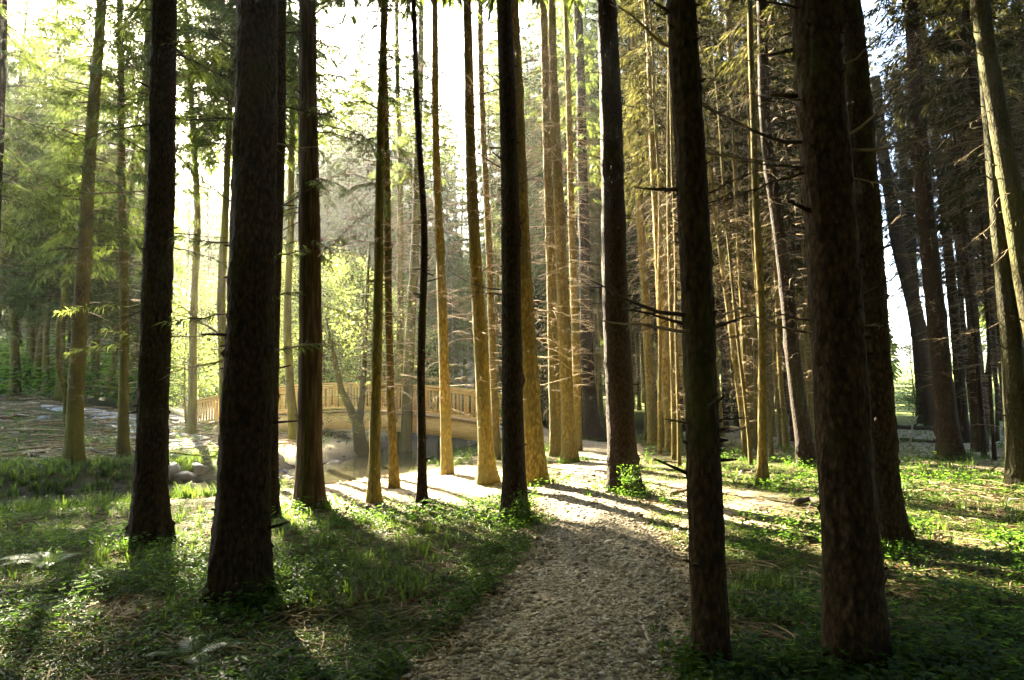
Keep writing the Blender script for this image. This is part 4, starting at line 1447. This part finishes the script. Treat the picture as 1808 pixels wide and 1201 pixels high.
def bush(P, label, sc_, i, group=None):
    root = empty('bush', P, label, 'bush', group)
    link('foliage', BUSH[i % 2], root)
    mb = MB()
    for k_ in range(5):
        a = k_ * 1.3 + i
        mb.tube([np.array([0, 0, -0.05]), np.array([math.cos(a) * .15, math.sin(a) * .15, .4]), np.array([math.cos(a) * .4, math.sin(a) * .4, 1.0])], [.012, .009, .004], 4, cap=False)
    link('stem', mb.mesh('stem', [LIMB]), root)
    root.scale = (sc_, sc_, sc_)
    root.rotation_euler = (0, 0, i * 2.2)
    return root


bush(ground_at(1120, 880), 'small leafy shrub at the foot of the stout trunk right of the path', 0.33, 0)
bush(ground_at(925, 935), 'tiny leafy shrub hugging the foot of the dark trunk left of the path', 0.26, 1)
bush(ground_at(1625, 748), 'green shrub at the meadow gap behind the leaning trunks', 1.2, 2)
bush(ground_at(1700, 745), 'green shrub at the meadow gap right of the spread-foot spruce', 1.1, 3)
bush(ground_at(1240, 760), 'sunny green shrub far behind the trunk with broken limbs', 1.1, 4)
bush(ground_at(1300, 752), 'sunny green shrub far behind the thin bright-edged pole', 1.0, 5)
bush(ground_at(905, 765), 'shaded shrub at the right end of the bridge', 0.9, 6)
bush(ground_at(585, 772), 'dark green shrub under the middle of the bridge', 0.7, 7)

# ------------------------------------------------------------------ low plants: uncountable, as stuff


def leaf_clump(seed, nl=9, h=(0.03, 0.13), L=(0.03, 0.06), W=0.5, rad=0.09):
    r = np.random.default_rng(seed)
    v, q_ = [], []
    for i in range(nl):
        a = r.uniform(0, 6.28)
        c = np.array([math.cos(a), math.sin(a), 0]) * r.uniform(0, rad)
        c[2] = r.uniform(*h)
        d = np.array([math.cos(a + r.normal(0, .6)), math.sin(a + r.normal(0, .6)), r.uniform(-0.45, 0.35)])
        d /= np.linalg.norm(d)
        s_ = np.cross(d, [0, 0, 1])
        s_ /= np.linalg.norm(s_)
        l = r.uniform(*L)
        n_ = len(v)
        up_ = np.array([0, 0, l * 0.12])
        v += [c, c + d * l * 0.35 + s_ * l * W * 0.5 + up_, c + d * l * 0.75 + s_ * l * W * 0.36, c + d * l - up_, c + d * l * 0.75 - s_ * l * W * 0.36, c + d * l * 0.35 - s_ * l * W * 0.5 + up_]
        q_ += [(n_, n_ + 1, n_ + 2, n_ + 3), (n_, n_ + 3, n_ + 4, n_ + 5)]
    return np.array(v), np.array(q_)


def grass_clump(seed, nb=12, h=(0.08, 0.22), w=0.004, rad=0.05):
    r = np.random.default_rng(seed)
    v, q_ = [], []
    for i in range(nb):
        a = r.uniform(0, 6.28)
        c = np.array([math.cos(a), math.sin(a), 0]) * r.uniform(0, rad)
        hh = r.uniform(*h)
        ln = np.array([math.cos(a), math.sin(a), 0]) * hh * r.uniform(0.2, 0.9)
        s_ = np.array([-math.sin(a), math.cos(a), 0]) * w
        n_ = len(v)
        m1 = c + ln * 0.3 + [0, 0, hh * 0.6]
        tp = c + ln + [0, 0, hh * r.uniform(0.6, 1.0)]
        v += [c - s_, c + s_, m1 + s_ * 0.8, m1 - s_ * 0.8, tp + s_ * 0.15, tp - s_ * 0.15]
        q_ += [(n_, n_ + 1, n_ + 2, n_ + 3), (n_ + 3, n_ + 2, n_ + 4, n_ + 5)]
    return np.array(v), np.array(q_)


def scatter(protos, P, scale, rot, pid):
    V, Q, n_ = [], [], 0
    for k_, (v, q_) in enumerate(protos):
        sel = np.where(pid == k_)[0]
        if not len(sel):
            continue
        c, s_ = np.cos(rot[sel]), np.sin(rot[sel])
        x = v[None, :, 0] * c[:, None] - v[None, :, 1] * s_[:, None]
        y = v[None, :, 0] * s_[:, None] + v[None, :, 1] * c[:, None]
        z = np.broadcast_to(v[None, :, 2], x.shape)
        vv = np.stack([x, y, z], -1) * scale[sel][:, None, None] + P[sel][:, None]
        V.append(vv.reshape(-1, 3))
        Q.append((q_[None] + (np.arange(len(sel)) * len(v))[:, None, None] + n_).reshape(-1, q_.shape[1]))
        n_ += vv.shape[0] * vv.shape[1]
    return np.concatenate(V), np.concatenate(Q)


def spots(n, y0, y1, seed, xpad=1.12, power=1.0):
    """points spread over the visible ground, denser near the camera"""
    r = np.random.default_rng(seed)
    y = y0 * (y1 / y0) ** (r.uniform(size=n) ** power)
    px = r.uniform(W_PX / 2 * (1 - xpad), W_PX / 2 * (1 + xpad), n)
    x = (px - W_PX / 2) / F_PX * y
    return x, y, r


def keep_mask(x, y, path_k=1.0, stream_w=1.75):
    d, _, t = seg_dist(x, y, PATH)
    w = np.interp(t, np.arange(len(PATHW)), PATHW)
    k_ = d > w * path_k
    ds, _, _ = seg_dist(x, y, STREAM)
    k_ &= ds > stream_w - 1.35 + stream_w_at(x, y)
    dr, _, _ = seg_dist(x, y, ROAD)
    k_ &= dr > 1.9
    return k_


def dirt_at(x, y):
    a = np.exp(-(((x + 2.2) / 3.4) ** 2 + ((y - 13.4) / 3.3) ** 2) ** 2) * 1.1
    a = np.maximum(a, 0.6 * np.exp(-((x - 2.0) / 2.6) ** 2 - ((y - 11) / 4.5) ** 2))
    a = np.maximum(a, 0.8 * np.exp(-((x + 2.9) / 0.5) ** 2 - ((y - 5.3) / 0.35) ** 2))
    return a


herbs = [leaf_clump(500 + i) for i in range(5)] + [leaf_clump(510 + i, 14, (0.05, 0.24), (0.04, 0.085), 0.55, 0.12) for i in range(3)]
grasses = [grass_clump(520 + i) for i in range(5)]


def cover(name, protos, mat, n, y0, y1, seed, thr, s0, s1, freq, extra=None):
    x, y, r = spots(n, y0, y1, seed)
    nz_ = fbm(x * freq, y * freq, seed, 4)
    k_ = keep_mask(x, y) & (nz_ + r.normal(0, 0.05, n) > thr + 0.35 * dirt_at(x, y) * r.uniform(0.6, 1, n))
    if extra is not None:
        k_ &= extra(x, y)
    x, y = x[k_], y[k_]
    P = np.stack([x, y, height(x, y) - 0.005], -1)
    m_ = len(x)
    sc_ = r.uniform(s0, s1, m_) * (0.8 + 0.03 * y)
    v, q_ = scatter(protos, P, sc_, r.uniform(0, 6.28, m_), r.integers(0, len(protos), m_))
    return tag(link(name, mk_mesh(name, v, q_, None, [mat])), kind='stuff')


cover('herb_cover', herbs, HERB, 26000, 2.6, 26, 61, 0.58, 0.45, 1.05, 0.9)
cover('moss_sprigs', [leaf_clump(530 + i, 16, (0.0, 0.05), (0.02, 0.04), 0.45, 0.10) for i in range(4)], GRASSM, 34000, 2.6, 16, 62, 0.46, 0.6, 1.2, 1.3)
cover('grass', grasses, GRASSM, 14000, 2.8, 30, 63, 0.56, 0.5, 1.1, 0.7)
# lush grass on the bank across the stream and at the water's edge
x, y, r = spots(22000, 10, 30, 64, 1.05)
d_, s_, _ = seg_dist(x, y, STREAM)
k_ = ((s_ > 0) & (d_ > 1.3) & (d_ < 3.6) & (x < -8.2)) | ((s_ < 0) & (d_ > 0.45 + stream_w_at(x, y)) & (d_ < 3.4) & (x < -4.9) & (r.uniform(size=len(x)) < 0.45))
x, y = x[k_], y[k_]
P = np.stack([x, y, height(x, y) - 0.01], -1)
v, q = scatter([grass_clump(540 + i, 16, (0.12, 0.38), 0.008, 0.08) for i in range(4)], P, r.uniform(0.6, 1.1, len(x)), r.uniform(0, 6.28, len(x)), r.integers(0, 4, len(x)))
tag(link('bank_grass', mk_mesh('bank_grass', v, q, None, [GRASSM])), kind='stuff')
# needle and twig litter
x, y, r = spots(9000, 2.6, 18, 65)
k_ = keep_mask(x, y, 0.9)
x, y = x[k_], y[k_]


def stick(seed):
    r = np.random.default_rng(seed)
    mb = MB()
    L = 0.14
    mb.tube(np.array([[-L / 2, 0, 0.004], [0, r.normal(0, .012), 0.010], [L / 2, 0, 0.005]]), [0.003, 0.0026, 0.0015], 4, cap=False)
    return np.concatenate(mb.v), np.concatenate(mb.q)


P = np.stack([x, y, height(x, y) + 0.006], -1)
v, q = scatter([stick(i) for i in range(5)], P, r.uniform(0.4, 2.2, len(x)) ** 1.3, r.uniform(0, 6.28, len(x)), r.integers(0, 5, len(x)))
tag(link('twig_litter', mk_mesh('twig_litter', v, q, None, [TWIG])), kind='stuff')

r = np.random.default_rng(73)
x, y = r.uniform(-26, -5, 1500), r.uniform(15.5, 29, 1500)
d_, s_, _ = seg_dist(x, y, STREAM)
k_ = (s_ > 0) & (d_ > 3.2)
x, y = x[k_], y[k_]
P = np.stack([x, y, height(x, y) + 0.04], -1)
v, q = scatter([stick(20 + i) for i in range(5)], P, r.uniform(2, 9, len(x)), r.uniform(0, 6.28, len(x)), r.integers(0, 5, len(x)))
tag(link('slope_litter', mk_mesh('slope_litter', v, q, None, [TWIG])), kind='stuff')
x, y = r.uniform(-45, -3, 5200), r.uniform(27, 62, 5200)
d_, s_, _ = seg_dist(x, y, STREAM)
k_ = (s_ > 0) & (d_ > 4) & (seg_dist(x, y, ROAD)[0] > 2.4) & (fbm(x * .2, y * .2, 74) > 0.42)
x, y = x[k_], y[k_]
P = np.stack([x, y, height(x, y)], -1)
v, q = scatter(herbs[5:] + herbs[:2], P, r.uniform(2.5, 7, len(x)), r.uniform(0, 6.28, len(x)), r.integers(0, 5, len(x)))
tag(link('undergrowth', mk_mesh('undergrowth', v, q, None, [HERB])), kind='stuff')
x, y, r = spots(15000, 2.6, 20, 67)
k_ = keep_mask(x, y, 0.85) & (fbm(x * 0.8, y * 0.8, 68, 3) + r.normal(0, .08, len(x)) > 0.47)
x, y = x[k_], y[k_]
lv = []
for i in range(5):
    v, q = leaf_clump(560 + i, 3, (0.004, 0.02), (0.02, 0.05), 0.7, 0.05)
    lv.append((v, q))
P = np.stack([x, y, height(x, y) + 0.004], -1)
v, q = scatter(lv, P, r.uniform(0.6, 1.3, len(x)) * (0.9 + 0.02 * y), r.uniform(0, 6.28, len(x)), r.integers(0, 5, len(x)))
tag(link('leaf_litter', mk_mesh('leaf_litter', v, q, None, [LITTER])), kind='stuff')
r = np.random.default_rng(69)
px_l, py_l, sc_l = [], [], []
for key in ('T1', 'T2', 'T3', 'T3b', 'T10', 'T11', 'T15', 'T16', 'T17', 'T19', 'T20', 'T21', 'T18', 'L1', 'T13', 'T14'):
    P0, rb_ = HERO[key][1], HERO[key][3][1][0]
    nn = int(40 + 160 * rb_)
    a_ = r.uniform(0, 6.283, nn)
    d_ = rb_ * 1.25 + np.abs(r.normal(0, 0.22, nn))
    px_l.append(P0[0] + np.cos(a_) * d_)
    py_l.append(P0[1] + np.sin(a_) * d_)
x, y = np.concatenate(px_l), np.concatenate(py_l)
P = np.stack([x, y, height(x, y) - 0.004], -1)
v, q = scatter(herbs + grasses, P, r.uniform(0.5, 1.1, len(x)), r.uniform(0, 6.28, len(x)), r.integers(0, len(herbs) + 5, len(x)))
tag(link('herb_fringe', mk_mesh('herb_fringe', v, q, None, [HERB])), kind='stuff')

# gravel stones on the path


def stone(seed, sub=1):
    r = np.random.default_rng(seed)
    import bmesh
    bm = bmesh.new()
    bmesh.ops.create_icosphere(bm, subdivisions=sub, radius=1.0)
    v = np.array([p.co[:] for p in bm.verts])
    t = np.array([[w.index for w in f.verts] for f in bm.faces])
    bm.free()
    for _ in range(5):                                          # chip flat facets
        nrm = r.normal(size=3)
        nrm /= np.linalg.norm(nrm)
        dd = v @ nrm
        lim = r.uniform(0.45, 0.8)
        v = v - np.maximum(dd - lim, 0)[:, None] * nrm[None]
    v *= 1 + r.normal(0, 0.05, (len(v), 1))
    v *= np.array([r.uniform(0.8, 1.3), r.uniform(0.7, 1.0), r.uniform(0.4, 0.7)])
    return v, t


stones = [stone(600 + i) for i in range(8)]
r = np.random.default_rng(66)
n = 46000
y = 2.4 * (14 / 2.4) ** (r.uniform(size=n) ** 1.25)
ip = np.interp(y, PATH[:9, 1], np.arange(9))
cx = np.interp(ip, np.arange(9), PATH[:9, 0])
w = np.interp(ip, np.arange(9), PATHW[:9])
x = cx + w * np.clip(r.normal(0, 0.62, n), -1.35, 1.35) * 0.98
z = height(x, y) + 0.02
size = np.clip(r.lognormal(-4.75, 0.6, n), 0.004, 0.05) * (0.85 + 0.02 * y)
P = np.stack([x, y, z + size * 0.15], -1)
v, t = scatter(stones, P, size, r.uniform(0, 6.28, n), r.integers(0, 8, n))
tag(link('gravel', mk_mesh('gravel', v, None, t, [GRAVELM])), kind='stuff')

# boulders along the stream
big = [stone(700 + i, 3) for i in range(5)]
BOULD = [(292, 838, .42, 'largest blue-grey boulder at the stream edge right of the sunlit-foot trunk'), (322, 846, .30, 'blue-grey boulder lying against the largest one at the stream'),
         (350, 832, .26, 'pale boulder above the water left of the thickest trunk'), (310, 812, .24, 'grey boulder on the gravel above the largest blue-grey one'),
         (340, 806, .22, 'small pale boulder half way up the gravel slope'), (78, 745, .35, 'bluish stone lying on the brown slope at left'),
         (700, 808, .25, 'wet dark boulder beneath the bridge by the mossy trunks'), (735, 812, .20, 'small wet boulder in the stream behind the thin black trunk'),
         (840, 782, .32, 'pale boulder at the bridge end beside the broad golden trunk'), (812, 786, .22, 'grey boulder under the bridge near its right end'),
         (300, 775, .22, 'flat grey stone below the pale road'), (505, 838, .25, 'grey boulder across the water right of the thickest trunk'),
         (595, 822, .2, 'low dark rock at the far waterline under the bridge')]
for bi, (px, py, s_, lab) in enumerate(BOULD):
    P = ground_at(px, py)
    v, t = big[bi % 5]
    o_ = link('boulder', mk_mesh('boulder', v * s_ * (1 + 0.06 * fbm(v[:, :1] * 3 + bi, v[:, 1:2] * 3, 5)), None, t, [ROCKM]), None, P + np.array([0, 0, s_ * 0.15]))
    o_.rotation_euler = (0, 0, bi * 1.1)
    tag(o_, lab, 'boulder', 'boulders along the stream bank')
# loose stones on the bank slope (uncountable rubble)
r = np.random.default_rng(71)
x = r.uniform(-20, -4.5, 9000)
y = r.uniform(15.5, 29, 9000)
d_, s_, _ = seg_dist(x, y, STREAM)
dsp, _, _ = seg_dist(x, y, np.array([(-16.0, 27.6), (-13.6, 24.6), (-11.2, 21.6), (-9.2, 19.2)], float))
k_ = (s_ > 0) & (d_ > 1.2) & ((dsp < 2.4) & (r.uniform(size=9000) < 0.25) | (r.uniform(size=9000) < 0.06))
x, y = x[k_], y[k_]
sz = np.clip(r.lognormal(-3.2, 0.5, len(x)), 0.02, 0.14)
v, t = scatter(stones, np.stack([x, y, height(x, y) + 0.03], -1), sz, r.uniform(0, 6.28, len(x)), r.integers(0, 8, len(x)))
tag(link('rubble', mk_mesh('rubble', v, None, t, [ROCKM])), kind='stuff')


# ------------------------------------------------------------------ ferns, herbs, sticks one can point to
def frond_mesh(L, seed, arch=0.5, pairs=20, wid=0.28):
    r = np.random.default_rng(seed)
    mb = MB()
    n = 14
    t = np.linspace(0, 1, n)
    sp = np.stack([t * L * 0.9, 0 * t, L * (0.75 * t - arch * 1.25 * t * t)], -1)
    mb.tube(sp, np.linspace(0.004, 0.001, n), 4, 0, cap=False)
    for k_ in range(pairs):
        f = 0.12 + 0.86 * k_ / pairs
        c = np.array([np.interp(f, t, sp[:, j]) for j in range(3)])
        tan = np.array([np.interp(min(1, f + .03), t, sp[:, j]) for j in range(3)]) - c
        tan /= np.linalg.norm(tan) + 1e-9
        l = L * wid * math.sin(math.pi * min(1, 0.18 + 0.82 * f)) ** 0.8 * (1 if f < .9 else .6)
        for sg in (-1, 1):
            d = np.array([0, sg, 0]) * 0.95 + tan * 0.45 + np.array([0, 0, -0.15])
            d /= np.linalg.norm(d)
            w_ = L / pairs * 0.36
            v = [c, c + d * l * .3 + tan * w_, c + d * l * .7 + tan * w_ * .7, c + d * l, c + d * l * .7 - tan * w_ * .5, c + d * l * .3 - tan * w_ * .7]
            mb.add(v, [(0, 1, 2, 3), (0, 3, 4, 5)])
    return mb.mesh('frond', [FERNM])


def fern(P, fronds, label):
    root = empty('fern', P, label, 'fern')
    for i, (ang, L, arch) in enumerate(fronds):
        o_ = link('frond', frond_mesh(L, i, arch), root)
        o_.rotation_euler = (0, 0, math.radians(ang))
    return root


fern(ground_at(85, 1000), [(185, .55, .50), (150, .5, .55), (215, .45, .5), (60, .4, .5), (300, .4, .5)], 'pale fern with a sunlit frond near the left margin')
fern(ground_at(372, 1085), [(-15, .34, .55), (35, .26, .5), (-60, .25, .5), (150, .2, .5)], 'little fern arching out at the foot of the thickest trunk')
fern(ground_at(335, 1165), [(20, .38, .5), (110, .35, .5), (-50, .34, .55), (190, .3, .5)], 'dim fern in the shade in front of the thickest trunk')
fern(ground_at(1575, 868), [(20, .55, .5), (60, .4, .5), (-40, .45, .5), (140, .4, .5)], 'fern at the right side of the trunk with sunlit strip')


def herb(P, H, nl, L, seed, label):
    r = np.random.default_rng(seed)
    root = empty('herb_plant', P, label, 'plant')
    mb = MB()
    tip = np.array([r.normal(0, .05), r.normal(0, .05), H])
    mb.tube([np.array([0, 0, -0.02]), tip * 0.5 + np.array([.01, 0, 0]), tip], [.004, .003, .002], 5, cap=False)
    link('stem', mb.mesh('stem', [MOSSLIMB]), root)
    mb = MB()
    for i in range(nl):
        f = 0.35 + 0.65 * i / nl
        a = i * 2.4
        d = np.array([math.cos(a), math.sin(a), r.uniform(-0.4, 0.3)])
        d /= np.linalg.norm(d)
        s_ = np.cross(d, [0, 0, 1])
        s_ /= np.linalg.norm(s_)
        c = tip * f
        l = L * r.uniform(0.7, 1.1)
        v = [c, c + d * l * .35 + s_ * l * .22, c + d * l * .7 + s_ * l * .17, c + d * l - np.array([0, 0, l * .15]), c + d * l * .7 - s_ * l * .17, c + d * l * .35 - s_ * l * .22]
        mb.add(v, [(0, 1, 2, 3), (0, 3, 4, 5)])
    link('leaf', mb.mesh('leaf', [HERB]), root)['kind'] = 'stuff'


herb(ground_at(148, 985), 0.26, 9, 0.15, 1, 'broad-leaved plant with bright drooping leaves left of the sunlit-foot trunk')
herb(ground_at(305, 1040), 0.16, 5, 0.09, 2, 'single upright lime leaf plant between the two nearest left trunks')
herb(ground_at(240, 1000), 0.16, 6, 0.09, 3, 'small leafy plant lit at the foot of the reddish trunk')
herb(ground_at(1740, 1120), 0.28, 8, 0.07, 4, 'spindly weed with a leafy top at the lower right')


def fallen(pxs, rad, mat, label, lift=0.02, subs=2, seed=0, name='fallen_branch'):
    pts = np.array([ground_at(a, b) + np.array([0, 0, lift + (c if len(q_) else 0)]) for (a, b, *q_) in pxs for c in [q_[0] if q_ else 0]])
    t0_ = np.linspace(0, 1, len(pts))
    t = np.linspace(0, 1, 12)
    p = np.stack([np.interp(t, t0_, pts[:, j]) for j in range(3)], -1)
    r = np.random.default_rng(seed)
    base = p.mean(0)
    L = np.linalg.norm(p[-1] - p[0])
    p += r.normal(0, 0.008 * L, p.shape) * np.array([1, 1, 0.4])
    mb = MB()
    mb.tube(p - base, np.linspace(rad, rad * 0.5, 12), 8)
    for k_ in range(subs):
        i = r.integers(3, 11)
        e_ = p[i] + (p[i] - p[i - 2]) * r.uniform(0.5, 1.3) + np.array([r.normal(0, .1), r.normal(0, .1), abs(r.normal(0, .08))]) * L
        mb.tube([p[i] - base, (p[i] + e_) / 2 - base, e_ - base], [rad * .45, rad * .35, rad * .15], 5)
    return tag(link(name, mb.mesh(name, [mat], True), None, base), label, 'log' if name == 'fallen_log' else 'branch')


fallen([(1137, 1112), (1146, 1140), (1158, 1178)], .014, PALEWOOD, 'pale bent stick lying at the right edge of the gravel', subs=1, seed=1)
fallen([(1725, 772), (1760, 762), (1790, 748)], .03, PALEWOOD, 'pale broken stick propped right of the scarred trunk', .05, 3, 2)
fallen([(1738, 795), (1765, 775), (1785, 766)], .025, PALEWOOD, 'shorter forked pale stick below the propped one', .05, 3, 3)
fallen([(1575, 757), (1640, 760), (1700, 762)], .11, LIMB, 'long dark log lying across the gap behind the spread-foot spruce', .08, 2, 4, 'fallen_log')
fallen([(1590, 778), (1650, 782), (1670, 786)], .06, LIMB, 'dark rotten branch left of the spread-foot spruce', .04, 3, 5)
fallen([(1405, 895), (1430, 888), (1455, 900)], .05, LIMB, 'dark broken branch heap beside the widest right-hand trunk', .06, 5, 6)
fallen([(1690, 838), (1740, 836), (1800, 842)], .05, LIMB, 'dark branch lying in the grass left of the yellowish margin trunk', .03, 4, 7)
fallen([(1185, 875), (1215, 868), (1245, 872)], .03, TWIG, 'brown twig on the ground right of the leafy-footed stout trunk', .03, 4, 8)
fallen([(1180, 728), (1210, 742), (1230, 742)], .05, LIMB, 'dark dead limb lying low behind the trunk with broken limbs', .1, 4, 9)
fallen([(30, 800), (80, 812), (120, 830)], .05, LIMB, 'dark branch on the brown slope by the mossy bank spruce', .05, 4, 10)
fallen([(0, 740), (30, 735), (60, 738)], .06, PALEWOOD, 'pale log end at the left margin on the slope', .05, 1, 11)
fallen([(160, 800), (200, 812), (230, 828)], .04, LIMB, 'dark twisted branch beside the slimmer mossy spruce', .08, 4, 12)
fallen([(480, 858), (520, 866), (560, 872)], .02, LIMB, 'thin forked branch reaching over the water by the ridged-bark trunk', .25, 3, 13)
fallen([(300, 820), (345, 826), (385, 828)], .03, MOSSLIMB, 'mossy yellow branch lying over the stream boulders', .3, 4, 14)
# forked pale twig standing upright in the gap
P = ground_at(1609, 786)
mb = MB()
yy_ = P[1]
g0 = at_depth(1606, 786, yy_) - P
mb.tube([g0, at_depth(1610, 765, yy_) - P, at_depth(1611, 752, yy_) - P], [.03, .026, .024], 7)
mb.tube([at_depth(1611, 754, yy_) - P, at_depth(1606, 745, yy_) - P, at_depth(1604, 740, yy_) - P], [.02, .016, .01], 6)
mb.tube([at_depth(1611, 754, yy_) - P, at_depth(1616, 742, yy_) - P, at_depth(1621, 734, yy_) - P], [.02, .016, .008], 6)
tag(link('forked_stick', mb.mesh('forked_stick', [PALEWOOD], True), None, P), 'pale forked twig standing upright in front of the meadow gap', 'branch')
# brush pile at the right
r = np.random.default_rng(81)
P = ground_at(1775, 878)
mb = MB()
for k_ in range(70):
    a = r.uniform(0, 6.28)
    c = np.array([r.normal(0, .6), r.normal(0, .35), abs(r.normal(0.08, .07))])
    L = r.uniform(.3, .9)
    d = np.array([math.cos(a), math.sin(a), r.uniform(-.15, .25)]) * L / 2
    mb.tube([c - d, c + r.normal(0, .03, 3), c + d], [.007, .006, .003], 4, cap=False)
tag(link('brush_pile', mb.mesh('brush_pile', [TWIG]), None, P), 'brown heap of dead twigs at the foot of the right margin trunk', 'brush')

# ------------------------------------------------------------------ misty forest air, added also to stand in for bloom around the sun
HAZE_D, HAZE_G = 0.0004, 0.74
hz = bpy.data.materials.new('haze_air')
hz.use_nodes = True
hz.node_tree.nodes.clear()
ho = hz.node_tree.nodes.new('ShaderNodeOutputMaterial')
hv = hz.node_tree.nodes.new('ShaderNodeVolumePrincipled')
hv.inputs['Color'].default_value = (1.0, 0.98, 0.90, 1)
hv.inputs['Density'].default_value = HAZE_D
hv.inputs['Anisotropy'].default_value = HAZE_G
hz.node_tree.links.new(hv.outputs[0], ho.inputs['Volume'])
mb = MB()
zt = float(max(np.max(HZ), 46.0)) + 3
mb.box([0, 0, (zt - 4) / 2], [690, 0, 0], [0, 690, 0], [0, 0, (zt + 4) / 2])
tag(link('haze', mb.mesh('haze', [hz])), kind='stuff')
